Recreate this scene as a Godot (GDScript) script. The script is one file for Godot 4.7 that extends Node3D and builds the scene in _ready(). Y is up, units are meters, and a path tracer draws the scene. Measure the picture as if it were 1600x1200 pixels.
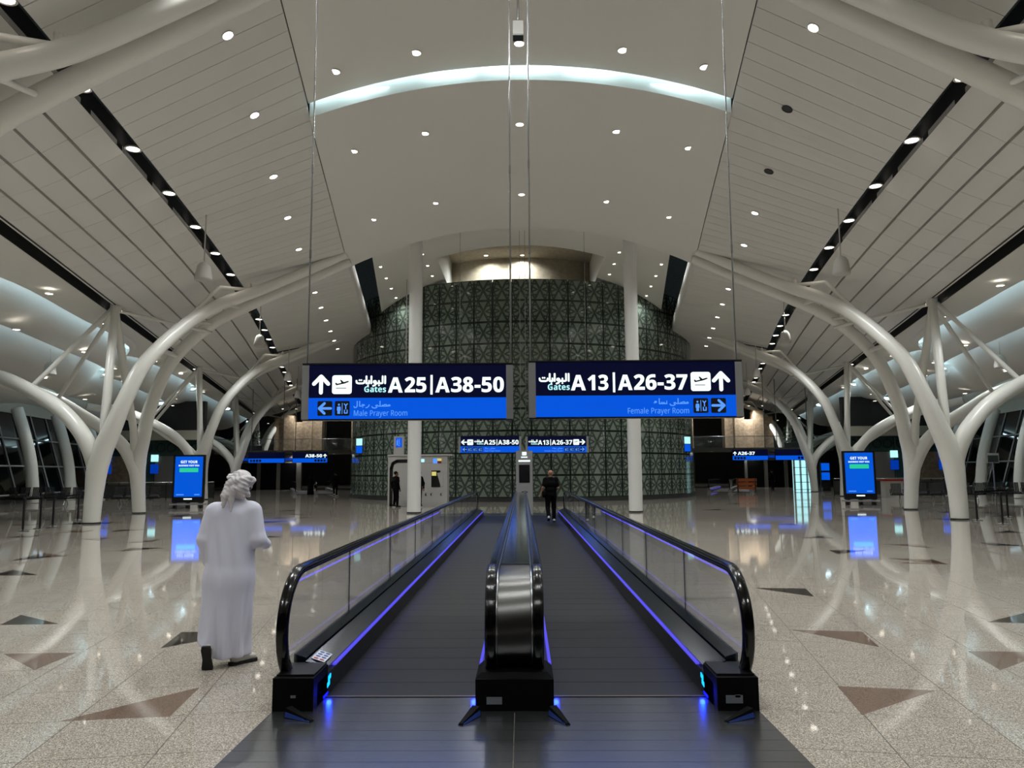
extends Node3D

var M := {}
var taken := {}
var rng := RandomNumberGenerator.new()
const AX := -0.065          # x of the walkway axis
const DRUM_Z := -55.3
const DRUM_R := 12.3


func _ready() -> void:
	rng.seed = 20240611
	set_camera_and_light()
	make_materials()
	build_floor()
	build_ceiling()
	build_walls()
	build_drum()
	build_columns()
	build_trees()
	build_walkways()
	build_signs()
	build_downlights()
	build_screens()
	build_furniture()
	build_background()
	build_people()


func set_camera_and_light() -> void:
	var cam := Camera3D.new()
	cam.name = "camera"
	cam.fov = rad_to_deg(2.0 * atan(600.0 / 1170.0))
	cam.near = 0.05
	cam.far = 400.0
	cam.position = Vector3(0, 1.7, 0)
	cam.rotation = Vector3(atan(137.0 / 1170.0), atan(15.0 / 1170.0), -0.0055)
	add_child(cam)
	var env := Environment.new()
	env.background_mode = Environment.BG_COLOR
	env.background_color = Color(0.01, 0.012, 0.016)
	env.tonemap_mode = Environment.TONE_MAPPER_LINEAR
	env.tonemap_exposure = 1.0
	env.sdfgi_enabled = true
	env.ssao_enabled = true
	env.ssil_enabled = true
	var w := WorldEnvironment.new()
	w.name = "environment"
	w.environment = env
	add_child(w)


# ---------------------------------------------------------------- helpers

func mat(c: Color, rough := 0.5, metal := 0.0, spec := 0.5) -> StandardMaterial3D:
	var m := StandardMaterial3D.new()
	m.albedo_color = c
	m.roughness = rough
	m.metallic = metal
	m.metallic_specular = spec
	return m


func glow(c: Color, energy := 1.0) -> StandardMaterial3D:
	var m := StandardMaterial3D.new()
	m.albedo_color = Color(0.01, 0.01, 0.01)
	m.roughness = 0.55
	m.metallic_specular = 0.25
	m.emission_enabled = true
	m.emission = c
	m.emission_energy_multiplier = energy
	return m


func glass(c: Color, alpha := 0.06, rough := 0.02) -> StandardMaterial3D:
	var m := StandardMaterial3D.new()
	m.transparency = BaseMaterial3D.TRANSPARENCY_ALPHA
	m.albedo_color = Color(c.r, c.g, c.b, alpha)
	m.roughness = rough
	m.metallic_specular = 0.5
	return m


func unique(called: String) -> String:
	if not taken.has(called):
		taken[called] = 0
		return called
	taken[called] += 1
	return "%s_%03d" % [called, taken[called]]


func thing(called: String, label: String, category: String, at := Vector3.ZERO, turn := 0.0, group := "") -> Node3D:
	var o := Node3D.new()
	o.name = unique(called)
	add_child(o)
	o.position = at
	o.rotation.y = turn
	o.set_meta("label", label)
	o.set_meta("category", category)
	if group != "":
		o.set_meta("group", group)
	return o


func structure(called: String, label := "") -> Node3D:
	var o := Node3D.new()
	o.name = unique(called)
	add_child(o)
	o.set_meta("kind", "structure")
	if label != "":
		o.set_meta("label", label)
	return o


func begin() -> SurfaceTool:
	var s := SurfaceTool.new()
	s.begin(Mesh.PRIMITIVE_TRIANGLES)
	return s


func finish(s: SurfaceTool) -> ArrayMesh:
	s.generate_normals()
	return s.commit()


func put(parent: Node, called: String, mesh: Mesh, m: Material, at := Vector3.ZERO, turn := Vector3.ZERO) -> MeshInstance3D:
	var o := MeshInstance3D.new()
	o.name = called
	o.mesh = mesh
	o.material_override = m
	o.position = at
	o.rotation = turn
	parent.add_child(o, true)
	return o


func part(parent: Node, called: String, s: SurfaceTool, m: Material, at := Vector3.ZERO) -> MeshInstance3D:
	return put(parent, called, finish(s), m, at)


func tri(s: SurfaceTool, a: Vector3, b: Vector3, c: Vector3) -> void:
	s.add_vertex(a)
	s.add_vertex(b)
	s.add_vertex(c)


func quad(s: SurfaceTool, a: Vector3, b: Vector3, c: Vector3, d: Vector3) -> void:
	tri(s, a, b, c)
	tri(s, a, c, d)


# eight corners: four of the bottom in turn, then the four above them
func hexa(s: SurfaceTool, p: Array) -> void:
	s.set_smooth_group(-1)
	quad(s, p[0], p[1], p[2], p[3])
	quad(s, p[7], p[6], p[5], p[4])
	for k in 4:
		var n := (k + 1) % 4
		quad(s, p[k], p[k + 4], p[n + 4], p[n])


func box(s: SurfaceTool, lo: Vector3, hi: Vector3) -> void:
	hexa(s, [Vector3(lo.x, lo.y, lo.z), Vector3(hi.x, lo.y, lo.z), Vector3(hi.x, lo.y, hi.z), Vector3(lo.x, lo.y, hi.z),
		Vector3(lo.x, hi.y, lo.z), Vector3(hi.x, hi.y, lo.z), Vector3(hi.x, hi.y, hi.z), Vector3(lo.x, hi.y, hi.z)])


func cbox(s: SurfaceTool, c: Vector3, size: Vector3) -> void:
	box(s, c - size / 2, c + size / 2)


# a plate in the xy plane with rounded corners, from z0 to z1
func plate(s: SurfaceTool, lo: Vector2, hi: Vector2, r: float, z0: float, z1: float) -> void:
	var poly := PackedVector2Array()
	var n := 5 if r > 0.0 else 0
	for q in 4:
		var c := Vector2(hi.x - r if q == 0 or q == 3 else lo.x + r, hi.y - r if q < 2 else lo.y + r)
		for k in n + 1:
			var a := PI / 2 * (q + (float(k) / n if n else 0.5))
			poly.append(c + Vector2(cos(a), sin(a)) * r)
	extrude(s, poly, z0, z1)


func extrude(s: SurfaceTool, poly: PackedVector2Array, z0: float, z1: float, t := Transform3D()) -> void:
	s.set_smooth_group(-1)
	var idx := Geometry2D.triangulate_polygon(poly)
	for k in range(0, idx.size(), 3):
		var a := poly[idx[k]]
		var b := poly[idx[k + 1]]
		var c := poly[idx[k + 2]]
		tri(s, t * Vector3(a.x, a.y, z1), t * Vector3(b.x, b.y, z1), t * Vector3(c.x, c.y, z1))
		tri(s, t * Vector3(a.x, a.y, z0), t * Vector3(c.x, c.y, z0), t * Vector3(b.x, b.y, z0))
	for k in poly.size():
		var a := poly[k]
		var b := poly[(k + 1) % poly.size()]
		quad(s, t * Vector3(a.x, a.y, z0), t * Vector3(b.x, b.y, z0), t * Vector3(b.x, b.y, z1), t * Vector3(a.x, a.y, z1))


func tube(s: SurfaceTool, pts: Array, radii: Array, seg := 14, caps := true) -> void:
	var rings := []
	var prev := Vector3.ZERO
	for i in pts.size():
		var p: Vector3 = pts[i]
		var before: Vector3 = pts[maxi(i - 1, 0)]
		var after: Vector3 = pts[mini(i + 1, pts.size() - 1)]
		var t := (after - before).normalized()
		var u := prev - t * prev.dot(t)
		if u.length() < 0.1:
			u = t.cross(Vector3.UP if absf(t.y) < 0.9 else Vector3.RIGHT)
		u = u.normalized()
		prev = u
		var v := t.cross(u)
		var r: float = radii[mini(i, radii.size() - 1)]
		var ring := PackedVector3Array()
		for k in seg:
			var a := TAU * k / seg
			ring.append(p + (u * cos(a) + v * sin(a)) * r)
		rings.append(ring)
	s.set_smooth_group(1)
	for i in rings.size() - 1:
		for k in seg:
			var n := (k + 1) % seg
			quad(s, rings[i][k], rings[i][n], rings[i + 1][n], rings[i + 1][k])
	if caps:
		s.set_smooth_group(-1)
		for k in seg:
			var n := (k + 1) % seg
			tri(s, pts[0], rings[0][n], rings[0][k])
			tri(s, pts[-1], rings[-1][k], rings[-1][n])


func rod(s: SurfaceTool, a: Vector3, b: Vector3, r: float, seg := 10) -> void:
	tube(s, [a, b], [r], seg)


# profile: Vector2(radius, height) from bottom to top
func lathe(s: SurfaceTool, profile: Array, seg := 24, at := Vector3.ZERO, smooth := false) -> void:
	s.set_smooth_group(1 if smooth else -1)
	for i in profile.size() - 1:
		var a: Vector2 = profile[i]
		var b: Vector2 = profile[i + 1]
		for k in seg:
			var t0 := TAU * k / seg
			var t1 := TAU * (k + 1) / seg
			var d0 := Vector3(cos(t0), 0, sin(t0))
			var d1 := Vector3(cos(t1), 0, sin(t1))
			var p := [at + d0 * a.x + Vector3(0, a.y, 0), at + d1 * a.x + Vector3(0, a.y, 0), at + d1 * b.x + Vector3(0, b.y, 0), at + d0 * b.x + Vector3(0, b.y, 0)]
			if a.x > 0.0001:
				tri(s, p[0], p[2], p[1])
			if b.x > 0.0001:
				tri(s, p[0], p[3], p[2])


# rows of points joined into a surface
func sheet(s: SurfaceTool, rows: Array, smooth := true) -> void:
	s.set_smooth_group(1 if smooth else -1)
	for i in rows.size() - 1:
		for k in rows[i].size() - 1:
			quad(s, rows[i][k], rows[i][k + 1], rows[i + 1][k + 1], rows[i + 1][k])


# a smooth curve through control points
func curve(ctrl: Array, n := 8) -> Array:
	var out := []
	for i in ctrl.size() - 1:
		var p0: Vector3 = ctrl[maxi(i - 1, 0)]
		var p1: Vector3 = ctrl[i]
		var p2: Vector3 = ctrl[i + 1]
		var p3: Vector3 = ctrl[mini(i + 2, ctrl.size() - 1)]
		for k in n:
			out.append(p1.cubic_interpolate(p2, p0, p3, float(k) / n))
	out.append(ctrl[-1])
	return out


func letters(parent: Node, called: String, what: String, at: Vector3, cap: float, width: float, m: Material, bold := true, align := HORIZONTAL_ALIGNMENT_LEFT, depth := 0.006) -> MeshInstance3D:
	var f := SystemFont.new()
	f.font_names = PackedStringArray(["Droid Sans"])
	f.font_weight = 700 if bold else 400
	var t := TextMesh.new()
	var wide := FontVariation.new()
	wide.base_font = f
	wide.variation_embolden = 0.35 if bold and cap > 0.15 else 0.0
	t.font = wide
	t.font_size = 96
	t.pixel_size = cap / (96.0 * 0.714)
	t.depth = depth
	t.text = what
	t.curve_step = 3.0
	t.horizontal_alignment = HORIZONTAL_ALIGNMENT_LEFT
	t.vertical_alignment = VERTICAL_ALIGNMENT_BOTTOM
	var b := t.get_aabb()
	var o := put(parent, called, t, m)
	var k := width / b.size.x if width > 0.0 else 1.0
	o.scale = Vector3(k, 1, 1)
	var x := at.x - b.position.x * k
	if align == HORIZONTAL_ALIGNMENT_CENTER:
		x -= b.size.x * k / 2
	elif align == HORIZONTAL_ALIGNMENT_RIGHT:
		x -= b.size.x * k
	# the lowest point of capitals and figures is the base line
	o.position = Vector3(x, at.y - b.position.y - (b.size.y - cap if what.to_upper() != what and b.size.y > cap * 1.12 else 0.0), at.z)
	return o


# flat strokes of one width, drawn as joined bars (for Arabic lettering and pictograms)
func strokes(s: SurfaceTool, lines: Array, at: Vector2, k: Vector2, w: float, z0: float, z1: float) -> void:
	for l in lines:
		for i in l.size():
			var p: Vector2 = at + l[i] * k
			var poly := PackedVector2Array()
			for q in 8:
				poly.append(p + Vector2(cos(TAU * q / 8), sin(TAU * q / 8)) * w / 2)
			extrude(s, poly, z0, z1)
			if i + 1 < l.size():
				var e: Vector2 = at + l[i + 1] * k
				if p.distance_to(e) > 0.0005:
					var n := (e - p).normalized().orthogonal() * w / 2
					extrude(s, PackedVector2Array([p + n, e + n, e - n, p - n]), z0, z1)


func polys(list: Array) -> Array:
	var out := []
	for l in list:
		var a := []
		for k in range(0, l.size(), 2):
			a.append(Vector2(l[k], l[k + 1]))
		out.append(a)
	return out

# ---------------------------------------------------------------- materials

func speckle(size: int, base: Color, grains: Array, seed_: int) -> ImageTexture:
	var r := RandomNumberGenerator.new()
	r.seed = seed_
	var im := Image.create(size, size, false, Image.FORMAT_RGB8)
	im.fill(base)
	for g in grains:
		var c: Color = g[0]
		for n in int(g[1]):
			var x := r.randi_range(0, size - 1)
			var y := r.randi_range(0, size - 1)
			var q := r.randi_range(1, int(g[2]))
			var cc := c.lerp(base, r.randf_range(0.0, 0.5))
			for j in q:
				for i in q:
					if q < 3 or r.randf() < 0.8:
						im.set_pixel((x + i) % size, (y + j) % size, cc)
	return ImageTexture.create_from_image(im)


func ribbed(size: int, period: int, a: Color, b: Color) -> ImageTexture:
	var im := Image.create(size, 8, false, Image.FORMAT_RGB8)
	for x in size:
		var c := a if x % period < period * 2 / 3 else b
		for y in 8:
			im.set_pixel(x, y, c)
	return ImageTexture.create_from_image(im)


func brushed(size: int, base: Color, spread: float, seed_: int) -> ImageTexture:
	var r := RandomNumberGenerator.new()
	r.seed = seed_
	var im := Image.create(size, size, false, Image.FORMAT_RGB8)
	for y in size:
		var v := r.randf_range(-spread, spread)
		for x in size:
			if r.randf() < 0.03:
				v = r.randf_range(-spread, spread)
			im.set_pixel(x, y, Color(base.r + v, base.g + v, base.b + v))
	return ImageTexture.create_from_image(im)


# girih lattice printed on the drum's glass: dark bands between paler fields
func lattice(w: int, h: int, dark: Color, pale: Color, mid: Color) -> ImageTexture:
	var im := Image.create(w, h, false, Image.FORMAT_RGB8)
	var segs := [[0.2, 0, 0.8, 1, 1.5], [0.8, 0, 0.2, 1, 1.5], [0, 0.36, 0.36, 0.5, 1.0], [0, 0.64, 0.36, 0.5, 1.0], [1, 0.36, 0.64, 0.5, 1.0], [1, 0.64, 0.64, 0.5, 1.0],
		[0, 0.2, 0.36, 0.26, 1.0], [1, 0.2, 0.64, 0.26, 1.0], [0, 0.8, 0.36, 0.74, 1.0], [1, 0.8, 0.64, 0.74, 1.0], [0.06, 0.5, 0.2, 0.0, 0.9], [0.94, 0.5, 0.8, 0.0, 0.9], [0.06, 0.5, 0.2, 1.0, 0.9], [0.94, 0.5, 0.8, 1.0, 0.9]]
	for y in h:
		for x in w:
			var p := Vector2((x + 0.5) / w, (y + 0.5) / h)
			var e := minf(minf(p.x, 1.0 - p.x) * 1.0, minf(p.y, 1.0 - p.y) * 1.3)
			var c := pale
			if e < 0.045:
				c = dark
			else:
				for s in segs:
					var a := Vector2(s[0], s[1])
					var b := Vector2(s[2], s[3])
					var d := p.distance_to(Geometry2D.get_closest_point_to_segment(p, a, b))
					if d < 0.016 * s[4]:
						c = mid
					elif d < 0.034 * s[4] and c != mid:
						c = dark
			im.set_pixel(x, y, c)
	return ImageTexture.create_from_image(im)


func grain(scale: float, lo: Color, hi: Color, seed_: int, octaves := 4) -> NoiseTexture2D:
	var n := FastNoiseLite.new()
	n.seed = seed_
	n.noise_type = FastNoiseLite.TYPE_SIMPLEX_SMOOTH
	n.frequency = scale
	n.fractal_octaves = octaves
	var g := Gradient.new()
	g.colors = PackedColorArray([lo, hi])
	g.offsets = PackedFloat32Array([0.25, 0.75])
	var t := NoiseTexture2D.new()
	t.width = 512
	t.height = 512
	t.seamless = true
	t.noise = n
	t.color_ramp = g
	return t


func world_tex(m: StandardMaterial3D, t: Texture2D, per_metre: float) -> StandardMaterial3D:
	m.albedo_color = Color.WHITE
	m.albedo_texture = t
	m.uv1_triplanar = true
	m.uv1_world_triplanar = true
	m.uv1_scale = Vector3.ONE * per_metre
	return m


func make_materials() -> void:
	var terrazzo := speckle(512, Color(0.68, 0.645, 0.605), [[Color(0.88, 0.86, 0.81), 11000, 5], [Color(0.34, 0.31, 0.28), 7000, 4], [Color(0.48, 0.42, 0.36), 7000, 5], [Color(0.2, 0.18, 0.17), 2400, 3]], 3)
	M.floor = world_tex(mat(Color.WHITE, 0.04, 0.0, 0.5), terrazzo, 1.25)
	M.grout = mat(Color(0.16, 0.15, 0.14), 0.6)
	M.inlay_brown = world_tex(mat(Color.WHITE, 0.04), speckle(256, Color(0.46, 0.385, 0.34), [[Color(0.6, 0.52, 0.46), 1800, 3], [Color(0.28, 0.22, 0.19), 1800, 3]], 5), 2.5)
	M.inlay_dark = world_tex(mat(Color.WHITE, 0.04), speckle(256, Color(0.22, 0.20, 0.185), [[Color(0.34, 0.31, 0.28), 1500, 3], [Color(0.08, 0.07, 0.07), 1500, 3]], 6), 2.5)
	M.plaster = mat(Color(0.87, 0.865, 0.84), 0.75, 0.0, 0.3)
	M.panel = mat(Color(0.85, 0.845, 0.825), 0.5, 0.0, 0.4)
	M.panel_b = mat(Color(0.84, 0.835, 0.815), 0.5, 0.0, 0.4)
	M.concrete = world_tex(mat(Color.WHITE, 0.85), grain(0.02, Color(0.40, 0.395, 0.385), Color(0.46, 0.455, 0.44), 21), 0.25)
	M.fleece = mat(Color(0.30, 0.30, 0.295), 0.95, 0.0, 0.1)
	M.steel_white = mat(Color(0.89, 0.885, 0.86), 0.32, 0.0, 0.5)
	M.column = mat(Color(0.86, 0.86, 0.85), 0.45, 0.0, 0.5)
	M.dark_ring = mat(Color(0.16, 0.16, 0.16), 0.5)
	M.stainless = mat(Color(0.68, 0.69, 0.70), 0.22, 1.0)
	M.stainless_dark = mat(Color(0.30, 0.32, 0.35), 0.25, 1.0)
	M.mirror_steel = mat(Color(0.36, 0.355, 0.35), 0.3, 1.0)
	M.rubber = mat(Color(0.012, 0.012, 0.014), 0.16, 0.0, 0.45)
	M.black = mat(Color(0.02, 0.02, 0.024), 0.35)
	M.black_matt = mat(Color(0.022, 0.022, 0.024), 0.7, 0.0, 0.2)
	M.deck = mat(Color(0.22, 0.25, 0.31), 0.17, 0.9)
	M.cover = mat(Color(0.44, 0.46, 0.49), 0.13, 1.0)
	M.skirt = mat(Color(0.05, 0.055, 0.04), 0.3, 0.6)
	var pl := mat(Color.WHITE, 0.42, 0.7)
	pl.albedo_texture = ribbed(1024, 8, Color(0.155, 0.152, 0.152), Color(0.055, 0.055, 0.058))
	pl.uv1_triplanar = true
	pl.uv1_world_triplanar = true
	pl.uv1_scale = Vector3(0.9, 0.9, 0.9)
	M.pallet = pl
	M.pallet_gap = mat(Color(0.02, 0.02, 0.02), 0.6)
	var lp := mat(Color.WHITE, 0.24, 0.95)
	world_tex(lp, brushed(512, Color(0.53, 0.535, 0.545), 0.035, 9), 1.1)
	M.landing = lp
	M.comb = mat(Color(0.62, 0.58, 0.55), 0.3, 1.0)
	M.glass = glass(Color(0.75, 0.85, 0.86), 0.05, 0.02)
	M.glass_green = glass(Color(0.10, 0.16, 0.14), 0.35, 0.05)
	M.led_blue = glow(Color(0.36, 0.33, 0.98), 0.85)
	M.led_deep = glow(Color(0.05, 0.10, 1.0), 1.5)
	M.led_cyan = glow(Color(0.05, 0.62, 1.0), 2.5)
	M.led_cove = glow(Color(0.78, 0.93, 1.0), 13.0)
	M.led_step = glow(Color(0.80, 0.95, 1.0), 5.0)
	M.lamp = glow(Color(1.0, 0.96, 0.90), 9.0)
	M.lamp_off = mat(Color(0.15, 0.15, 0.15), 0.4)
	M.trim_white = mat(Color(0.85, 0.84, 0.82), 0.4)
	M.sign_navy = glow(Color(0.012, 0.022, 0.145), 1.0)
	M.sign_blue = glow(Color(0.0, 0.335, 0.87), 1.0)
	M.sign_white = glow(Color(0.93, 1.0, 0.99), 1.25)
	M.sign_pale = glow(Color(0.36, 0.62, 1.0), 1.0)
	M.sign_cyan = glow(Color(0.72, 0.98, 1.0), 1.1)
	M.sign_icon = mat(Color(0.01, 0.015, 0.06), 0.5)
	M.sign_frame = mat(Color(0.55, 0.55, 0.55), 0.45)
	M.sign_edge = mat(Color(0.05, 0.05, 0.055), 0.4)
	M.screen_blue = glow(Color(0.0, 0.34, 0.85), 1.0)
	M.screen_deep = glow(Color(0.0, 0.20, 0.62), 1.0)
	M.screen_green = glow(Color(0.17, 0.80, 0.60), 1.0)
	M.screen_dark = glow(Color(0.004, 0.008, 0.03), 1.0)
	M.screen_yellow = glow(Color(0.85, 0.8, 0.45), 1.0)
	M.warm_glow = glow(Color(1.0, 0.84, 0.6), 2.0)
	var la := mat(Color.WHITE, 0.06, 0.0, 0.55)
	la.albedo_texture = lattice(160, 200, Color(0.17, 0.21, 0.19), Color(0.465, 0.51, 0.46), Color(0.28, 0.32, 0.285))
	M.lattice = la
	M.beige_wall = world_tex(mat(Color.WHITE, 0.8), grain(0.02, Color(0.64, 0.60, 0.52), Color(0.70, 0.66, 0.58), 4), 0.3)
	M.wood = world_tex(mat(Color.WHITE, 0.6), grain(0.012, Color(0.50, 0.43, 0.35), Color(0.60, 0.52, 0.43), 8), 0.4)
	M.teal = mat(Color(0.16, 0.27, 0.25), 0.5)
	M.teal_dark = mat(Color(0.10, 0.17, 0.16), 0.5)
	M.wall_grey = mat(Color(0.42, 0.41, 0.39), 0.7)
	M.wall_dark = mat(Color(0.17, 0.175, 0.175), 0.5)
	M.bulkhead = mat(Color(0.66, 0.64, 0.58), 0.6)
	M.night_glass = mat(Color(0.012, 0.015, 0.018), 0.06, 0.0, 0.5)
	M.mullion = mat(Color(0.62, 0.63, 0.63), 0.4)
	M.pendant = mat(Color(0.72, 0.71, 0.69), 0.65, 0.0, 0.3)
	M.kiosk_white = mat(Color(0.70, 0.69, 0.68), 0.4)
	M.orange = mat(Color(0.62, 0.30, 0.05), 0.5)
	M.red = mat(Color(0.58, 0.10, 0.07), 0.5)
	M.seat = mat(Color(0.045, 0.045, 0.048), 0.45)
	M.leaf = mat(Color(0.06, 0.22, 0.06), 0.6)
	M.robe = mat(Color(0.86, 0.86, 0.92), 0.85, 0.0, 0.2)
	M.scarf = mat(Color(0.84, 0.82, 0.83), 0.85, 0.0, 0.2)
	M.skin = mat(Color(0.45, 0.30, 0.22), 0.55)
	M.skin_pale = mat(Color(0.56, 0.40, 0.32), 0.55)
	M.cloth_black = mat(Color(0.022, 0.022, 0.025), 0.85, 0.0, 0.2)
	M.cloth_dark = mat(Color(0.04, 0.04, 0.055), 0.85, 0.0, 0.2)
	M.sole = mat(Color(0.02, 0.02, 0.02), 0.7)
	M.shoe_white = mat(Color(0.75, 0.73, 0.70), 0.6)
	M.sticker = mat(Color(0.78, 0.80, 0.84), 0.5)
	M.sticker_blue = mat(Color(0.10, 0.22, 0.52), 0.5)
	M.sticker_red = mat(Color(0.60, 0.12, 0.14), 0.5)
	M.sticker_grey = mat(Color(0.42, 0.44, 0.46), 0.5)

# ---------------------------------------------------------------- floor

const FAN := 0.1684          # angle of the paving on each side of the walkway axis
const TILE := 0.76


func tile_point(side: float, u: float, v: float) -> Vector3:
	# u: across, v: along the joints
	return Vector3(side * (u * cos(FAN) + v * sin(FAN)), 0, -(v * cos(FAN) - u * sin(FAN)))


func build_floor() -> void:
	var f := structure("floor", "polished pale terrazzo floor with brown triangle inlays")
	var s := begin()
	box(s, Vector3(-62, -0.4, -118), Vector3(62, -0.003, 18))
	part(f, "floor_slab", s, M.floor)
	var ts := begin()
	box(ts, Vector3(-TILE / 2 + 0.003, -0.0026, -TILE / 2 + 0.003), Vector3(TILE / 2 - 0.003, 0.0, TILE / 2 - 0.003))
	var tile := finish(ts)
	for side in [-1.0, 1.0]:
		var u0 := 1.42 - TILE
		var v0 := 5.84 - 3 * TILE
		var nu := 11
		var nv := 13
		var g := begin()
		var c := [tile_point(side, u0, v0), tile_point(side, u0 + nu * TILE, v0), tile_point(side, u0 + nu * TILE, v0 + nv * TILE), tile_point(side, u0, v0 + nv * TILE)]
		var low := Vector3(0, -0.0028, 0)
		var high := Vector3(0, -0.0022, 0)
		hexa(g, [c[0] + low, c[1] + low, c[2] + low, c[3] + low, c[0] + high, c[1] + high, c[2] + high, c[3] + high])
		part(f, "joint_filler", g, M.grout)
		for i in nu:
			for j in nv:
				put(f, "tile", tile, M.floor, tile_point(side, u0 + (i + 0.5) * TILE, v0 + (j + 0.5) * TILE), Vector3(0, -side * FAN, 0))
	var near := [[[2.482, 6.2, 3.183, 6.074, 2.362, 5.494], 0], [[2.871, 8.321, 3.581, 8.215, 3.435, 7.519], 0], [[3.358, 11.221, 4.083, 11.15, 3.931, 10.434], 1],
		[[4.176, 7.34, 4.909, 7.297, 4.058, 6.669], 0], [[5.186, 8.7, 5.942, 9.222, 5.617, 8.622], 1], [[-3.214, 5.387, -2.591, 6.198, -2.493, 5.478], 0],
		[[-3.557, 7.54, -3.69, 8.291, -2.95, 8.305], 1], [[-4.96, 7.334, -4.277, 7.365, -4.275, 6.736], 0], [[-5.951, 8.7, -6.12, 9.312, -5.297, 8.745], 1]]
	for n in near:
		inlay(f, n[0], M.inlay_dark if n[1] else M.inlay_brown)
	for side in [-1.0, 1.0]:
		for n in 46:
			var i := rng.randi_range(2, 24)
			var j := rng.randi_range(10, 46)
			var a := tile_point(side, 1.42 + i * TILE, 5.84 + j * TILE)
			var far := rng.randf() < 0.5
			var b := tile_point(side, 1.42 + i * TILE, 5.84 + (j + (1 if far else -1)) * TILE)
			var e := tile_point(side, 1.42 + (i + (1 if rng.randf() < 0.5 else -1)) * TILE, 5.84 + (j + rng.randf_range(-0.2, 0.2)) * TILE)
			if absf(a.x) > 2.9 and absf(e.x) > 2.9:
				inlay(f, [a.x, -a.z, b.x, -b.z, e.x, -e.z], M.inlay_dark if rng.randf() < 0.6 else M.inlay_brown)


func inlay(f: Node3D, p: Array, m: Material) -> void:
	var s := begin()
	var poly := PackedVector2Array([Vector2(p[0], p[1]), Vector2(p[2], p[3]), Vector2(p[4], p[5])])
	extrude(s, poly, -0.002, 0.0007, Transform3D(Basis(Vector3.RIGHT, -PI / 2), Vector3.ZERO))
	part(f, "triangle_inlay", s, m)


# ---------------------------------------------------------------- ceiling

func vault(x: float, crown: float) -> float:
	return crown - 0.024 * x * x


func x_edge(d: float) -> float:      # where the middle ceiling meets the sloping sides
	return maxf(2.88 + 0.146 * d, 3.7)


func h_edge(d: float) -> float:
	return maxf(vault(x_edge(minf(d, 31.0)), 12.0), 10.6) + 0.27 * (1.0 - smoothstep(18.0, 20.5, d))


func x_slot(d: float) -> float:      # middle of the inner dark slot
	var e := clampf(d, 8.0, 45.0) - 14.0
	var x := 8.83 + 0.15 * e + 0.0019 * e * e
	return x + maxf(d - 45.0, 0.0) * 0.25 - maxf(8.0 - d, 0.0) * 0.12


func x_slot_b(d: float) -> float:    # middle of the outer dark slot
	return 8.72 + 0.25 * d if d > 0.0 else 8.72 + 0.15 * d + 0.0


func x_wave(d: float) -> float:
	return maxf(10.3 + 0.25 * d + swell(d - 19.0) * 0.72, x_slot_b(d) + 0.9)


func x_wave_b(d: float) -> float:
	return maxf(10.4 + 0.3 * d, 12.1 + 0.25 * d) + swell(d - 22.0) * 0.8


func x_wave_c(d: float) -> float:
	return maxf(10.4 + 0.3 * d, 12.1 + 0.25 * d) + 3.4 + swell(d - 25.0) * 0.8


func swell(d: float) -> float:       # the soffits swell once in every bay
	var a := TAU * d / 17.0
	return sin(a + 0.55 * sin(a))


func x_wall(d: float) -> float:
	return 21.0 + 0.2 * d


const H_SLOT := 9.4


func slope_height(x: float, d: float) -> float:      # underside of the inner slope, whose panels run slightly askew
	var e := d
	var t := 0.5
	for k in 8:
		var lean := 0.15 * (x_slot(e) - x_edge(e) - 0.03)
		t = (x - x_edge(e) - 0.03) / (x_slot(e - lean) - 0.27 - x_edge(e))
		e = d + t * lean
	return lerpf(h_edge(e), H_SLOT, t)


const H_SLOT_B := 8.0


func arc_d(x: float, r: float) -> float:     # distance at which a ring round the drum's axis crosses x
	return -DRUM_Z - sqrt(maxf(r * r - x * x, 0.0))


func slab(parent: Node, called: String, crown: float, from: Callable, to: Callable, halfwidth: Callable, thick: float, m: Material, nx := 24, nd := 10) -> void:
	var s := begin()
	for layer in 2:
		var rows := []
		for j in nd + 1:
			var row := []
			for i in nx + 1:
				var q := -1.0 + 2.0 * i / nx
				# the width is taken at the row's own distance
				var d0: float = lerpf(from.call(0.0), to.call(0.0), float(j) / nd)
				var x: float = q * halfwidth.call(d0)
				var d: float = lerpf(from.call(x), to.call(x), float(j) / nd)
				x = q * halfwidth.call(d)
				row.append(Vector3(x, vault(x, crown) + layer * thick, -d))
			rows.append(row)
		sheet(s, rows)
		if layer == 1:
			continue
		# the rim
		s.set_smooth_group(-1)
		for j in nd:
			for i in [0, nx]:
				quad(s, rows[j][i], rows[j + 1][i], rows[j + 1][i] + Vector3(0, thick, 0), rows[j][i] + Vector3(0, thick, 0))
		for i in nx:
			for j in [0, nd]:
				quad(s, rows[j][i], rows[j][i + 1], rows[j][i + 1] + Vector3(0, thick, 0), rows[j][i] + Vector3(0, thick, 0))
	part(parent, called, s, m)


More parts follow.
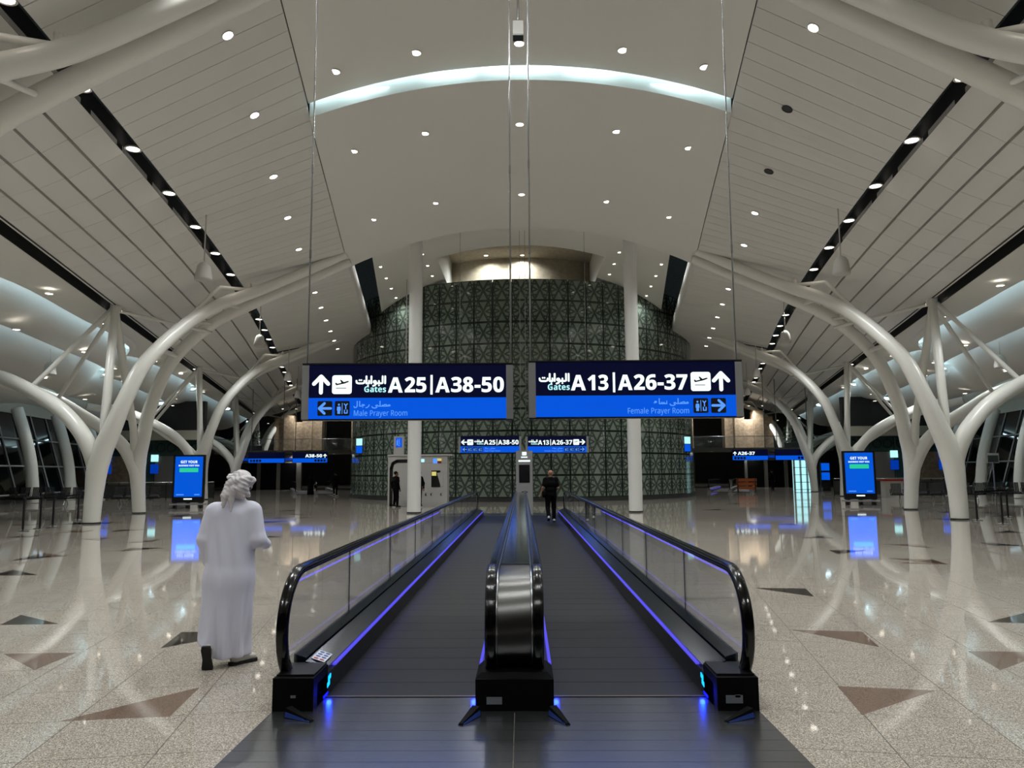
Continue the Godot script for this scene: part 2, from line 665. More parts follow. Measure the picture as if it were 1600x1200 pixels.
func build_ceiling() -> void:
	var c := structure("ceiling", "smooth vaulted grey plaster ceiling over the walkway")
	var rc := -DRUM_Z - 18.75
	slab(c, "plaster_vault", 12.27, func(_x): return -16.0, func(x): return arc_d(x, rc + 0.24), func(d): return x_edge(d), 0.35, M.plaster)
	slab(c, "plaster_vault", 12.0, func(x): return arc_d(x, rc), func(x): return arc_d(x, 24.5), func(d): return x_edge(d), 0.75, M.plaster)
	# beyond the second step the ceiling is higher, with a deep recess before the drum
	var low := func(x): return arc_d(x, 24.45)
	slab(c, "plaster_vault", 13.75, low, func(x): return arc_d(x, 16.3), func(_d): return 4.55, 0.3, M.plaster)
	for side in [-1.0, 1.0]:
		var s := begin()
		var rows := []
		for j in 13:
			var row := []
			for i in 9:
				var q := i / 8.0
				var d0 := lerpf(31.0, 48.5, j / 12.0)
				var x: float = side * lerpf(4.55, 2.3 + 0.141 * d0, q)
				var d := lerpf(arc_d(x, 24.45), 48.5, j / 12.0)
				x = side * lerpf(4.55, 2.3 + 0.141 * d, q)
				row.append(Vector3(x, vault(x, 13.75), -d))
			rows.append(row)
		sheet(s, rows)
		for j in 12:
			s.set_smooth_group(-1)
			for i in [0, 8]:
				var up := Vector3(0, 0.35 if i else 2.4, 0)
				quad(s, rows[j][i], rows[j + 1][i], rows[j + 1][i] + up, rows[j][i] + up)
		part(c, "plaster_vault", s, M.plaster)
	# recess: soffit and curved back wall above the drum
	var s := begin()
	box(s, Vector3(-4.9, 15.35, -48.0), Vector3(4.9, 15.55, -38.0))
	part(c, "recess_soffit", s, M.beige_wall)
	s = begin()
	var rows := []
	for j in 2:
		var row := []
		for i in 17:
			var a := -0.62 + 1.24 * i / 16.0
			row.append(Vector3(8.2 * sin(a), 12.0 + j * 3.4, DRUM_Z + 8.2 * cos(a) + 0.2))
		rows.append(row)
	sheet(s, rows)
	part(c, "recess_wall", s, M.beige_wall)
	s = begin()
	rows = []
	for j in 2:
		var row := []
		for i in 17:
			var x := -4.55 + 9.1 * i / 16.0
			row.append(Vector3(x, vault(x, 13.75) if j == 0 else 15.4, -arc_d(x, 16.3)))
		rows.append(row)
	sheet(s, rows)
	part(c, "recess_edge", s, M.plaster)
	# cove light along the first step
	s = begin()
	rows = []
	for j in 2:
		var row := []
		for i in 41:
			var x := (-1.0 + i / 20.0) * (x_edge(19.2) - 0.02)
			row.append(Vector3(x, vault(x, 12.27) + 0.20, -arc_d(x, rc + 0.22 - j * 0.18)))
		rows.append(row)
	sheet(s, rows)
	var cove := thing("cove_light", "curved white cove light strip across the plaster ceiling step", "light")
	part(cove, "light_strip", s, M.led_step)
	for i in 5:
		var x := (-1.0 + i / 2.0) * 4.6
		var a := AreaLight3D.new()
		a.name = "cove_lamp"
		a.area_size = Vector2(2.2, 0.05)
		a.light_color = Color(0.82, 0.95, 1.0)
		a.light_energy = 1.0
		a.shadow_enabled = true
		a.position = Vector3(x, vault(x, 12.27) + 0.18, -arc_d(x, rc + 0.12))
		a.rotation = Vector3(-PI / 2, 0, 0)
		cove.add_child(a, true)
	for side in [-1.0, 1.0]:
		side_ceiling(side)
	# dark space above
	var roof := structure("ceiling", "concrete roof deck high above the ceiling panels")
	s = begin()
	box(s, Vector3(-62, 17.0, -118), Vector3(62, 17.3, 18))
	part(roof, "roof_deck", s, M.concrete)


func side_ceiling(side: float) -> void:
	var c := structure("ceiling", "sloping side ceiling of white metal panels and dark grooves")
	# inner slope: narrow cross panels between the plaster and the slot
	var pitch := 0.62
	for k in 92:
		var d := -9.0 + k * pitch
		var s := begin()
		var g := 0.018
		var p := []
		for e in [d + g / 2, d + pitch - g / 2]:
			var xi := x_edge(e) + 0.03
			var lean := 0.15 * (x_slot(e) - xi)
			var xo := x_slot(e - lean) - 0.24
			p.append(Vector3(side * xi, h_edge(e), -e))
			p.append(Vector3(side * xo, H_SLOT, -(e - lean)))
		var up := Vector3(0, 0.05, 0)
		hexa(s, [p[0], p[1], p[3], p[2], p[0] + up, p[1] + up, p[3] + up, p[2] + up])
		part(c, "ceiling_panel", s, M.panel if k % 3 else M.panel_b)
	# a dark liner above the joints and the inner edge trim
	var s := begin()
	var rows := []
	for j in 40:
		var d := -10.0 + j * 1.8
		rows.append([Vector3(side * (x_edge(d) + 0.05), h_edge(d) + 0.34, -d), Vector3(side * (x_slot(d) - 0.3), H_SLOT + 0.34, -d)])
	sheet(s, rows)
	part(c, "panel_liner", s, M.fleece)
	s = begin()
	rows = []
	for j in 26:
		var d := 30.5 + j * 1.2
		var x := x_edge(d)
		rows.append([Vector3(side * (x + 0.03), h_edge(d) - 0.02, -d), Vector3(side * (x - 0.10), h_edge(d) + 0.05, -d), Vector3(side * (x - 0.12), h_edge(d) + 0.5, -d), Vector3(side * (x + 0.2), h_edge(d) + 1.5, -d)])
	sheet(s, rows)
	part(c, "edge_fin", s, M.panel)
	# beyond the modelled panels
	s = begin()
	rows = []
	for j in 16:
		var d := 47.6 + j * 3.0
		rows.append([Vector3(side * x_edge(d), h_edge(d), -d), Vector3(side * (x_slot(d) - 0.24), H_SLOT, -d)])
	sheet(s, rows)
	part(c, "slope_sheet", s, M.panel)
	# outer slope: five long strips, each cut into panels, with dark grooves between
	var c2 := structure("ceiling", "long white ceiling strips between the two dark slots")
	var n := 5
	for q in n:
		for k in 34:
			var step := 1.45 if k < 22 else 5.0
			var d := -6.0 + mini(k, 22) * 1.45 + maxi(k - 22, 0) * 5.0
			var t := begin()
			var p := []
			for e in [d + 0.006, d + step - 0.006]:
				var a := x_slot(e) + 0.24
				var b := x_slot_b(e) - 0.28
				for f in [float(q) / n, float(q + 1) / n]:
					var inset := 0.045 if f == float(q) / n else -0.045
					if (q == 0 and inset > 0) or (q == n - 1 and inset < 0):
						inset = 0.0
					var x := lerpf(a, b, f) + inset
					p.append(Vector3(side * x, lerpf(H_SLOT, H_SLOT_B + 0.05, f) - 0.16 * sin(PI * f), -(e - 0.12 * (x - a))))
			var up := Vector3(0, 0.12, 0)
			hexa(t, [p[0], p[1], p[3], p[2], p[0] + up, p[1] + up, p[3] + up, p[2] + up])
			part(c2, "strip_panel", t, M.panel if (k + q) % 2 else M.panel_b)
	s = begin()
	rows = []
	for j in 50:
		var d := -7.0 + j * 2.0
		var a := x_slot(d) + 0.26
		var b := x_slot_b(d) - 0.3
		rows.append([Vector3(side * a, H_SLOT + 0.42, -d), Vector3(side * (a + b) / 2, (H_SLOT + H_SLOT_B) / 2 + 0.28, -d), Vector3(side * b, H_SLOT_B + 0.46, -d)])
	sheet(s, rows)
	part(c2, "strip_liner", s, M.fleece)
	# bright edge trims of the slots
	for e in [[0, -0.24], [0, 0.24], [1, -0.28], [1, 0.28]]:
		s = begin()
		rows = []
		for j in 44:
			var d := -7.0 + j * 2.0
			var x: float = (x_slot(d) if e[0] == 0 else x_slot_b(d)) + e[1]
			var h := H_SLOT if e[0] == 0 else H_SLOT_B + 0.03
			rows.append([Vector3(side * x, h - 0.01, -d), Vector3(side * x, h + 0.5, -d)])
		sheet(s, rows)
		part(c2, "slot_edge", s, M.dark_ring)
	# outer ceiling in three wavy steps with cove lights between
	var c3 := structure("ceiling", "wavy stepped white soffits beyond the outer dark slot")
	var nd := 96
	var ends := [func(d): return x_slot_b(d) + 0.28, func(d): return x_wave(d), func(d): return x_wave_b(d), func(d): return x_wave_c(d), func(d): return x_wall(d) + 8.0]
	var hs := [8.0, 7.75, 7.0, 6.25, 5.7]
	for q in 4:
		s = begin()
		rows = []
		for j in nd:
			var d := -7.0 + j * 1.0
			var row := []
			var a: float = ends[q].call(d)
			var b: float = maxf(ends[q + 1].call(d), a + 0.3)
			for i in 19:
				var f := i / 18.0
				var start: float = hs[q] + (0.5 if q else 0.0)
				# each soffit begins above the lip of the one before, falls steeply, then levels out
				var x := lerpf(a - (0.45 if q else 0.0), b, pow(f, 1.4) if q else f)
				var u := clampf((x - a - 0.2) / maxf(b - a - 0.2, 0.1), 0.0, 1.0)
				var fall := 1.0 - pow(1.0 - u, 2.6) if q else f
				row.append(Vector3(side * x, lerpf(start, hs[q + 1], fall) + 0.26 * (swell(d - 21.0 - 3.0 * q) * f + (swell(d - 18.0 - 3.0 * q) * (1.0 - f) if q else 0.0)), -d))
			rows.append(row)
		sheet(s, rows)
		part(c3, "wave_soffit", s, M.plaster)
		if q < 3:
			var lip := begin()
			var strip := begin()
			var lr := []
			var er := []
			for j in nd:
				var p: Vector3 = rows[j][18]
				lr.append([p, p + Vector3(0, 0.10, 0), p + Vector3(-side * 0.3, 0.12, 0)])
				er.append([p + Vector3(-side * 0.20, 0.14, 0), p + Vector3(-side * 0.12, 0.20, 0)])
			sheet(lip, lr)
			part(c3, "soffit_lip", lip, M.plaster)
			sheet(strip, er)
			var cv := thing("cove_light", ["cool white cove light behind the highest wavy soffit", "cool white cove light behind the middle wavy soffit", "cool white cove light behind the lowest wavy soffit"][q] + (", male prayer room side" if side < 0 else ", female prayer room side"), "light")
			part(cv, "light_strip", strip, M.led_cove)


# ---------------------------------------------------------------- walls

func build_walls() -> void:
	for side in [-1.0, 1.0]:
		var w := structure("wall_left" if side < 0 else "wall_right", "outer glazed wall with leaning white posts against the night")
		# solid base and head, dark glass between mullions
		var s := begin()
		var d0 := -14.0
		var d1 := 110.0
		hexa(s, [Vector3(side * x_wall(d0), -0.2, -d0), Vector3(side * (x_wall(d0) + 0.4), -0.2, -d0), Vector3(side * (x_wall(d1) + 0.4), -0.2, -d1), Vector3(side * x_wall(d1), -0.2, -d1),
			Vector3(side * x_wall(d0), 0.5, -d0), Vector3(side * (x_wall(d0) + 0.4), 0.5, -d0), Vector3(side * (x_wall(d1) + 0.4), 0.5, -d1), Vector3(side * x_wall(d1), 0.5, -d1)])
		part(w, "wall_base", s, M.wall_dark)
		s = begin()
		hexa(s, [Vector3(side * (x_wall(d0) + 1.6), 5.5, -d0), Vector3(side * (x_wall(d0) + 2.2), 5.5, -d0), Vector3(side * (x_wall(d1) + 2.2), 5.5, -d1), Vector3(side * (x_wall(d1) + 1.6), 5.5, -d1),
			Vector3(side * (x_wall(d0) + 1.6), 9.0, -d0), Vector3(side * (x_wall(d0) + 2.2), 9.0, -d0), Vector3(side * (x_wall(d1) + 2.2), 9.0, -d1), Vector3(side * (x_wall(d1) + 1.6), 9.0, -d1)])
		part(w, "wall_head", s, M.bulkhead)
		# panes lean outwards with height
		var step := 2.3
		for k in 24:
			var d := 12.0 + k * step
			for r in 3:
				var h0 := 0.5 + r * 1.7
				var h1 := h0 + 1.7
				var g := begin()
				var lean := func(h): return 1.7 * (h - 0.5) / 5.1
				var a := Vector3(side * (x_wall(d) + lean.call(h0)), h0, -d)
				var b := Vector3(side * (x_wall(d + step) + lean.call(h0)), h0, -(d + step))
				var e := Vector3(side * (x_wall(d + step) + lean.call(h1)), h1, -(d + step))
				var f := Vector3(side * (x_wall(d) + lean.call(h1)), h1, -d)
				var o := Vector3(side * 0.03, 0, 0)
				hexa(g, [a, b, b + o, a + o, f, e, e + o, f + o])
				part(w, "pane", g, M.night_glass)
		for r in 4:
			var h := 0.5 + r * 1.7
			var g := begin()
			var lx := 1.7 * (h - 0.5) / 5.1 - 0.05
			rod(g, Vector3(side * (x_wall(12) + lx), h, -12), Vector3(side * (x_wall(67.2) + lx), h, -67.2), 0.055, 6)
			part(w, "transom", g, M.mullion)
		for k in 25:
			var d := 12.0 + k * step
			var g := begin()
			rod(g, Vector3(side * (x_wall(d) - 0.05), 0.5, -d), Vector3(side * (x_wall(d) + 1.65), 5.6, -d), 0.045, 6)
			part(w, "mullion", g, M.mullion)
		for k in 9:
			var d := 16.5 + k * 5.6
			var g := begin()
			var b := Vector3(side * (x_wall(d) - 0.9), 0, -d)
			tube(g, curve([b, b + Vector3(side * 0.25, 2.2, 0), b + Vector3(side * 0.75, 4.0, 0), b + Vector3(side * 1.35, 5.62, 0)], 5), [0.30, 0.32, 0.34, 0.34, 0.33], 14)
			var post := thing("leaning_post", "white leaning steel post, %s from the seating bay end wall, %s prayer room side" % [["ninth", "eighth", "seventh", "sixth", "fifth", "fourth", "third", "second", "first"][k], "male" if side < 0 else "female"], "post", Vector3.ZERO, 0.0, "leaning posts along the glazing")
			part(post, "shaft", g, M.steel_white)
	var back := structure("wall_back", "plain wall behind the viewer")
	var s := begin()
	box(s, Vector3(-45, 0, 14), Vector3(45, 17, 14.5))
	part(back, "wall_face", s, M.wall_grey)
	var front := structure("wall_front", "far dark end wall of the concourse")
	s = begin()
	box(s, Vector3(-60, 0, -112.5), Vector3(60, 17, -112))
	part(front, "wall_face", s, M.wall_grey)


# ---------------------------------------------------------------- drum and columns

func build_drum() -> void:
	var w := structure("wall_drum", "round green glass drum wall with a dark interlaced lattice print")
	var s := begin()
	lathe(s, [Vector2(DRUM_R - 0.55, 0.0), Vector2(DRUM_R - 0.55, 12.95)], 72, Vector3(0, 0, DRUM_Z))
	part(w, "drum_core", s, M.concrete)
	s = begin()
	lathe(s, [Vector2(DRUM_R + 0.06, 0.0), Vector2(DRUM_R + 0.06, 0.22), Vector2(DRUM_R - 0.05, 0.22)], 72, Vector3(0, 0, DRUM_Z))
	part(w, "plinth", s, M.wall_dark)
	var cols := 29
	var da := 5.2
	var rows := 10
	var ph := 12.75 / rows
	# one flat panel, copied round the drum
	var pw := DRUM_R * deg_to_rad(da) - 0.03
	s = begin()
	s.set_smooth_group(-1)
	var q := [Vector3(-pw / 2, 0.015, 0), Vector3(pw / 2, 0.015, 0), Vector3(pw / 2, ph - 0.015, 0), Vector3(-pw / 2, ph - 0.015, 0)]
	var uv := [Vector2(0, 1), Vector2(1, 1), Vector2(1, 0), Vector2(0, 0)]
	for k in [0, 2, 1, 0, 3, 2]:
		s.set_uv(uv[k])
		s.add_vertex(q[k])
	for e in [[0, 1], [1, 2], [2, 3], [3, 0]]:
		var a: Vector3 = q[e[0]]
		var b: Vector3 = q[e[1]]
		var i := Vector3(0, 0, -0.05)
		for v in [a, b, b + i, a, b + i, a + i]:
			s.set_uv(Vector2(0.01, 0.01))
			s.add_vertex(v)
	var mesh := finish(s)
	for c in cols:
		var a := deg_to_rad((c - (cols - 1) / 2.0) * da)
		for r in rows:
			put(w, "lattice_panel", mesh, M.lattice, Vector3(sin(a) * DRUM_R, 0.22 + r * ph, DRUM_Z + cos(a) * DRUM_R), Vector3(0, a, 0))


func build_columns() -> void:
	for a in [[-4.53, "plain round white column beside the bank machine kiosk"], [4.72, "plain round white column standing clear on the female prayer room side"]]:
		var t := thing("round_column", a[1], "column", Vector3(a[0], 0, -31.6), 0.0, "")
		var s := begin()
		lathe(s, [Vector2(0.285, 0.0), Vector2(0.285, 13.4)], 28, Vector3.ZERO, true)
		part(t, "shaft", s, M.column)
		s = begin()
		lathe(s, [Vector2(0.30, 0.0), Vector2(0.30, 0.06), Vector2(0.28, 0.06)], 28)
		part(t, "base_ring", s, M.dark_ring)


# ---------------------------------------------------------------- branching steel trees

# one pair of trunks, for the side where x is negative; mirrored by s
func tree_parts(t: Node3D, s: float, rise: float) -> void:
	var v := func(x: float, y: float, d: float): return Vector3(s * -x, y + rise * clampf((14.6 + x) / 7.2, 0.0, 1.0), -(d if rise <= 0.0 or d < 29.3 else lerpf(29.3, d, 0.53) - 0.1))
	var n_base: Vector3 = v.call(-14.86, 0.0, 26.0)
	var f_base: Vector3 = v.call(-16.58, 0.0, 32.6)
	var tubes := [
		["trunk", [n_base, v.call(-14.80, 1.0, 25.95), v.call(-14.66, 2.2, 25.9), v.call(-14.25, 3.3, 25.9), v.call(-13.98, 4.3, 26.1), v.call(-13.6, 5.75, 26.7), v.call(-12.75, 7.35, 27.9), v.call(-11.7, 8.35, 28.7), v.call(-10.6, 8.95, 29.3), v.call(-9.0, 9.85, 29.9), v.call(-7.3, 10.75, 30.3)], [0.27, 0.29, 0.36, 0.30, 0.27, 0.26, 0.25, 0.23, 0.22, 0.21, 0.18]],
		["outer_branch", [v.call(-14.74, 1.3, 25.95), v.call(-14.78, 2.0, 25.9), v.call(-15.1, 2.85, 25.8), v.call(-15.75, 3.55, 26.0), v.call(-16.5, 4.1, 26.2), v.call(-17.85, 4.75, 26.7), v.call(-19.2, 5.25, 27.3), v.call(-21.0, 5.7, 28.2)], [0.24, 0.29, 0.27, 0.26, 0.26, 0.25, 0.25, 0.22]],
		["strut", [v.call(-14.5, 2.5, 25.9), v.call(-14.6, 3.6, 26.0), v.call(-15.4, 8.0, 27.7)], [0.17, 0.155, 0.15]],
		["trunk", [f_base, v.call(-16.62, 1.0, 32.5), v.call(-16.66, 2.2, 32.4), v.call(-16.42, 3.2, 32.3), v.call(-16.1, 4.65, 32.2), v.call(-15.15, 6.5, 31.9), v.call(-13.45, 7.95, 31.5), v.call(-11.8, 8.72, 31.2), v.call(-9.38, 9.68, 31.0), v.call(-7.25, 10.62, 31.0)], [0.26, 0.28, 0.35, 0.29, 0.27, 0.26, 0.25, 0.24, 0.22, 0.18]],
		["outer_branch", [v.call(-16.62, 1.3, 32.4), v.call(-16.74, 2.0, 32.3), v.call(-17.15, 2.85, 32.1), v.call(-17.8, 3.55, 31.8), v.call(-18.6, 4.15, 31.4), v.call(-19.6, 4.85, 30.8), v.call(-21.2, 5.5, 29.6), v.call(-22.4, 5.8, 28.6)], [0.24, 0.29, 0.27, 0.26, 0.26, 0.25, 0.24, 0.21]],
		["strut", [v.call(-16.75, 2.5, 32.3), v.call(-16.6, 3.6, 31.8), v.call(-15.75, 8.0, 28.3)], [0.17, 0.155, 0.15]],
		["brace", [v.call(-17.9, 4.75, 26.8), v.call(-15.6, 8.0, 27.9)], [0.085]],
		["brace", [v.call(-19.4, 4.8, 30.9), v.call(-15.7, 7.95, 28.2)], [0.085]],
		["brace", [v.call(-13.3, 7.7, 31.5), v.call(-15.5, 7.95, 28.3)], [0.07]],
		["tie_bar", [v.call(-12.9, 7.3, 27.8), v.call(-11.85, 8.95, 28.6)], [0.075]],
		["tie_bar", [v.call(-11.85, 8.95, 28.6), v.call(-10.95, 9.02, 29.3)], [0.075]],
		["web", [v.call(-13.35, 6.25, 27.1), v.call(-14.9, 6.75, 31.8)], [0.09]],
		["web", [v.call(-12.6, 7.5, 28.1), v.call(-13.2, 8.05, 31.4)], [0.06]],
		["web", [v.call(-11.75, 8.3, 28.7), v.call(-11.9, 8.68, 31.2)], [0.06]],
	]
	for q in tubes:
		var g := begin()
		var pts: Array = curve(q[1], 5) if q[1].size() > 3 else q[1]
		var radii := []
		for i in pts.size():
			var f: float = float(i) / (pts.size() - 1) * (q[2].size() - 1) if q[2].size() > 1 else 0.0
			var lo := int(f)
			radii.append(lerpf(q[2][lo], q[2][mini(lo + 1, q[2].size() - 1)], f - lo))
		tube(g, pts, radii, 18 if q[2][0] > 0.2 else 10)
		part(t, q[0], g, M.steel_white)
	for b in [n_base, f_base]:
		var g := begin()
		lathe(g, [Vector2(0.285, 0.0), Vector2(0.285, 0.05), Vector2(0.25, 0.05)], 24)
		part(t, "base_ring", g, M.dark_ring, b)
	for e in [[v.call(-15.55, 8.05, 28.0), 0.2], [v.call(-10.9, 9.05, 29.3), 0.09]]:
		var g := begin()
		lathe(g, [Vector2(0.0, -0.25), Vector2(e[1], -0.2), Vector2(e[1], 0.2), Vector2(0.0, 0.25)], 16)
		part(t, "node", g, M.steel_white, e[0])


func build_trees() -> void:
	var words := ["beside the retractable belt posts", "with branches crossing the ceiling above the landing", "next beyond the advert screen", "second beyond the advert screen", "third beyond the advert screen"]
	for s in [-1.0, 1.0]:
		for k in 5:
			var shift: int = [0, -1, 1, 2, 3][k]
			var t := thing("branching_column", "branching white steel column " + words[k] + (", male prayer room side" if s < 0 else ", female prayer room side"), "column", Vector3.ZERO, 0.0, "branching steel columns")
			tree_parts(t, s, 0.18 if shift < 0 else 0.0)
			var pivot := Vector3(s * x_slot(28.0), 0, -28.0)
			var d := 28.0 + 17.0 * shift
			var turn: float = 0.0 if shift == 0 else s * (0.05 if shift < 0 else -0.06)
			t.rotation.y = turn
			t.position = Vector3(s * (x_slot(d) + (0.1 if shift < 0 else 0.0)), 0, -d) - pivot.rotated(Vector3.UP, turn)

# ---------------------------------------------------------------- moving walkways

const W0 := 5.56      # front of the balustrades
const W1 := 5.91      # comb line
const W2 := 29.4      # far comb line


func rail_path(x: float, top := 0.95) -> Array:
	var pts := []
	pts.append(Vector3(x, 0.10, -(W0 + 0.42)))
	for k in 17:
		var a := deg_to_rad(-100.0 + 190.0 * k / 16.0)
		var c := Vector2(W0 + 0.52, 0.53)
		pts.append(Vector3(x, c.y + sin(a) * (top - 0.53), -(c.x - cos(a) * 0.46)))
	for k in 12:
		pts.append(Vector3(x, top, -lerpf(W0 + 0.9, W2 - 0.3, k / 11.0)))
	for k in 9:
		var a := deg_to_rad(85.0 - 185.0 * k / 8.0)
		pts.append(Vector3(x, 0.53 + sin(a) * (top - 0.53), -(W2 - 0.3 + cos(a) * 0.46)))
	return pts


# a flat band swept along a path in a plane of constant x
func band(s: SurfaceTool, pts: Array, half: float, thick: float) -> void:
	var rows := []
	for i in pts.size():
		var a: Vector3 = pts[maxi(i - 1, 0)]
		var b: Vector3 = pts[mini(i + 1, pts.size() - 1)]
		var t := (b - a).normalized()
		var n := Vector3(0, -t.z, t.y) if true else Vector3.ZERO
		if n.length() < 0.1:
			n = Vector3.UP
		n = n.normalized()
		var p: Vector3 = pts[i]
		var row := []
		for q in [[-1.0, 0.0], [-1.0, 0.55], [-0.78, 0.92], [-0.4, 1.0], [0.4, 1.0], [0.78, 0.92], [1.0, 0.55], [1.0, 0.0], [-1.0, 0.0]]:
			row.append(p + Vector3(q[0] * half, 0, 0) + n * (q[1] - 0.5) * thick)
		rows.append(row)
	sheet(s, rows)


func balustrade(t: Node3D, inner: float, wall: float, sgn: float) -> void:
	# inner: x of the skirt face; wall: x of the glass; sgn: +1 when the lane lies towards +x
	var s := begin()
	box(s, Vector3(minf(inner, inner - sgn * 0.02), 0.0, -W2 - 0.2), Vector3(maxf(inner, inner - sgn * 0.02), 0.17, -(W0 + 0.1)))
	part(t, "skirt_panel", s, M.skirt)
	# light line on the top edge of the skirt
	s = begin()
	box(s, Vector3(minf(inner + sgn * 0.006, inner - sgn * 0.02), 0.174, -W2), Vector3(maxf(inner + sgn * 0.006, inner - sgn * 0.02), 0.189, -(W0 + 0.62)))
	part(t, "light_strip", s, M.led_blue)
	# sloping inner deck, then a dark groove and the outer deck at the foot of the glass
	var foot := wall + sgn * 0.03
	var mid := lerpf(inner - sgn * 0.02, foot, 0.66)
	s = begin()
	hexa(s, [Vector3(inner - sgn * 0.02, 0.10, -W2), Vector3(mid + sgn * 0.012, 0.10, -W2), Vector3(mid + sgn * 0.012, 0.10, -(W0 + 0.38)), Vector3(inner - sgn * 0.02, 0.10, -(W0 + 0.38)),
		Vector3(inner - sgn * 0.02, 0.20, -W2), Vector3(mid + sgn * 0.012, 0.262, -W2), Vector3(mid + sgn * 0.012, 0.262, -(W0 + 0.38)), Vector3(inner - sgn * 0.02, 0.20, -(W0 + 0.38))])
	part(t, "inner_deck", s, M.deck)
	s = begin()
	hexa(s, [Vector3(mid, 0.10, -W2), Vector3(foot, 0.10, -W2), Vector3(foot, 0.10, -(W0 + 0.44)), Vector3(mid, 0.10, -(W0 + 0.44)),
		Vector3(mid, 0.275, -W2), Vector3(foot, 0.30, -W2), Vector3(foot, 0.30, -(W0 + 0.44)), Vector3(mid, 0.275, -(W0 + 0.44))])
	part(t, "outer_deck", s, M.deck)
	# indicator lights on the skirt at the entry
	for k in 2:
		s = begin()
		var z := -(W0 + 0.40 + 0.03 * k)
		hexa(s, [Vector3(inner + sgn * 0.001, 0.075 + k * 0.042, z - 0.05), Vector3(inner + sgn * 0.005, 0.075 + k * 0.042, z - 0.05), Vector3(inner + sgn * 0.005, 0.065 + k * 0.042, z + 0.02), Vector3(inner + sgn * 0.001, 0.065 + k * 0.042, z + 0.02),
			Vector3(inner + sgn * 0.001, 0.108 + k * 0.042, z - 0.05), Vector3(inner + sgn * 0.005, 0.108 + k * 0.042, z - 0.05), Vector3(inner + sgn * 0.005, 0.098 + k * 0.042, z + 0.02), Vector3(inner + sgn * 0.001, 0.098 + k * 0.042, z + 0.02)])
		part(t, "indicator_light", s, M.led_cyan)
	# blue comb light
	for d in [W1 - 0.02, W2 - 0.1]:
		s = begin()
		box(s, Vector3(minf(inner, inner + sgn * 0.006), 0.016, -(d + 0.07)), Vector3(maxf(inner, inner + sgn * 0.006), 0.034, -(d - 0.06)))
		part(t, "comb_light", s, M.led_deep)
		if d > 20.0:
			continue
		var l := OmniLight3D.new()
		l.name = "comb_lamp"
		l.light_color = Color(0.05, 0.12, 1.0)
		l.light_energy = 0.045
		l.light_size = 0.02
		l.omni_range = 40.0
		l.omni_attenuation = 2.0
		l.shadow_enabled = true
		l.position = Vector3(inner + sgn * 0.03, 0.045, -d)
		t.add_child(l, true)
	for k in 1:
		var a := AreaLight3D.new()
		a.name = "strip_lamp"
		a.area_size = Vector2(22.0, 0.02)
		a.light_color = Color(0.25, 0.23, 1.0)
		a.light_energy = 0.22
		a.shadow_enabled = true
		a.position = Vector3(inner + sgn * 0.012, 0.182, -(W0 + 12.1))
		a.rotation = Vector3(0, -sgn * PI / 2, 0)
		t.add_child(a, true)


func glass_wall(t: Node3D, x: float) -> void:
	# rounded first pane, then straight panes with joints between them
	var s := begin()
	var path := rail_path(x, 0.95)
	var poly := PackedVector2Array()
	poly.append(Vector2(-(W0 + 2.2), 0.29))
	poly.append(Vector2(-(W0 + 0.55), 0.29))
	for k in range(4, 18):
		var p: Vector3 = path[k]
		var q := Vector2(p.z, p.y)
		var c := Vector2(-(W0 + 0.52), 0.53)
		poly.append(c + (q - c) * 0.93)
	poly.append(Vector2(-(W0 + 2.2), 0.92))
	# the outline lies in (z, y)
	extrude(s, poly, -0.005, 0.005, Transform3D(Basis(Vector3(0, 0, 1), Vector3(0, 1, 0), Vector3(1, 0, 0)), Vector3(x, 0, 0)))
	part(t, "glass_pane", s, M.glass)
	var n := 9
	for k in n:
		var z0 := -lerpf(W0 + 2.21, W2 - 0.3, float(k) / n)
		var z1 := -lerpf(W0 + 2.21, W2 - 0.3, float(k + 1) / n)
		s = begin()
		box(s, Vector3(x - 0.005, 0.29, z1 + 0.006), Vector3(x + 0.005, 0.92, z0 - 0.006))
		part(t, "glass_pane", s, M.glass)
		s = begin()
		box(s, Vector3(x - 0.006, 0.29, z0 - 0.006), Vector3(x + 0.006, 0.92, z0 + 0.006))
		part(t, "glass_joint", s, M.stainless_dark)


func sticker_sheet(t: Node3D, at: Vector3, tilt: float, sgn: float) -> void:
	var s := begin()
	var m := Transform3D(Basis(Vector3.RIGHT, -PI / 2).rotated(Vector3.FORWARD, -tilt), at)
	extrude(s, PackedVector2Array([Vector2(-0.055, -0.13), Vector2(0.055, -0.13), Vector2(0.055, 0.13), Vector2(-0.055, 0.13)]), 0.0, 0.002, m)
	var st := part(t, "safety_sticker", s, M.sticker)
	for k in 4:
		for r in 2:
			s = begin()
			var poly := PackedVector2Array()
			for q in 12:
				poly.append(Vector2(-0.024 + r * 0.048, -0.095 + k * 0.063) + Vector2(cos(TAU * q / 12), sin(TAU * q / 12)) * 0.02)
			extrude(s, poly, 0.002, 0.003, m)
			part(st, "pictogram", s, M.sticker_red if k == 0 else M.sticker_blue)


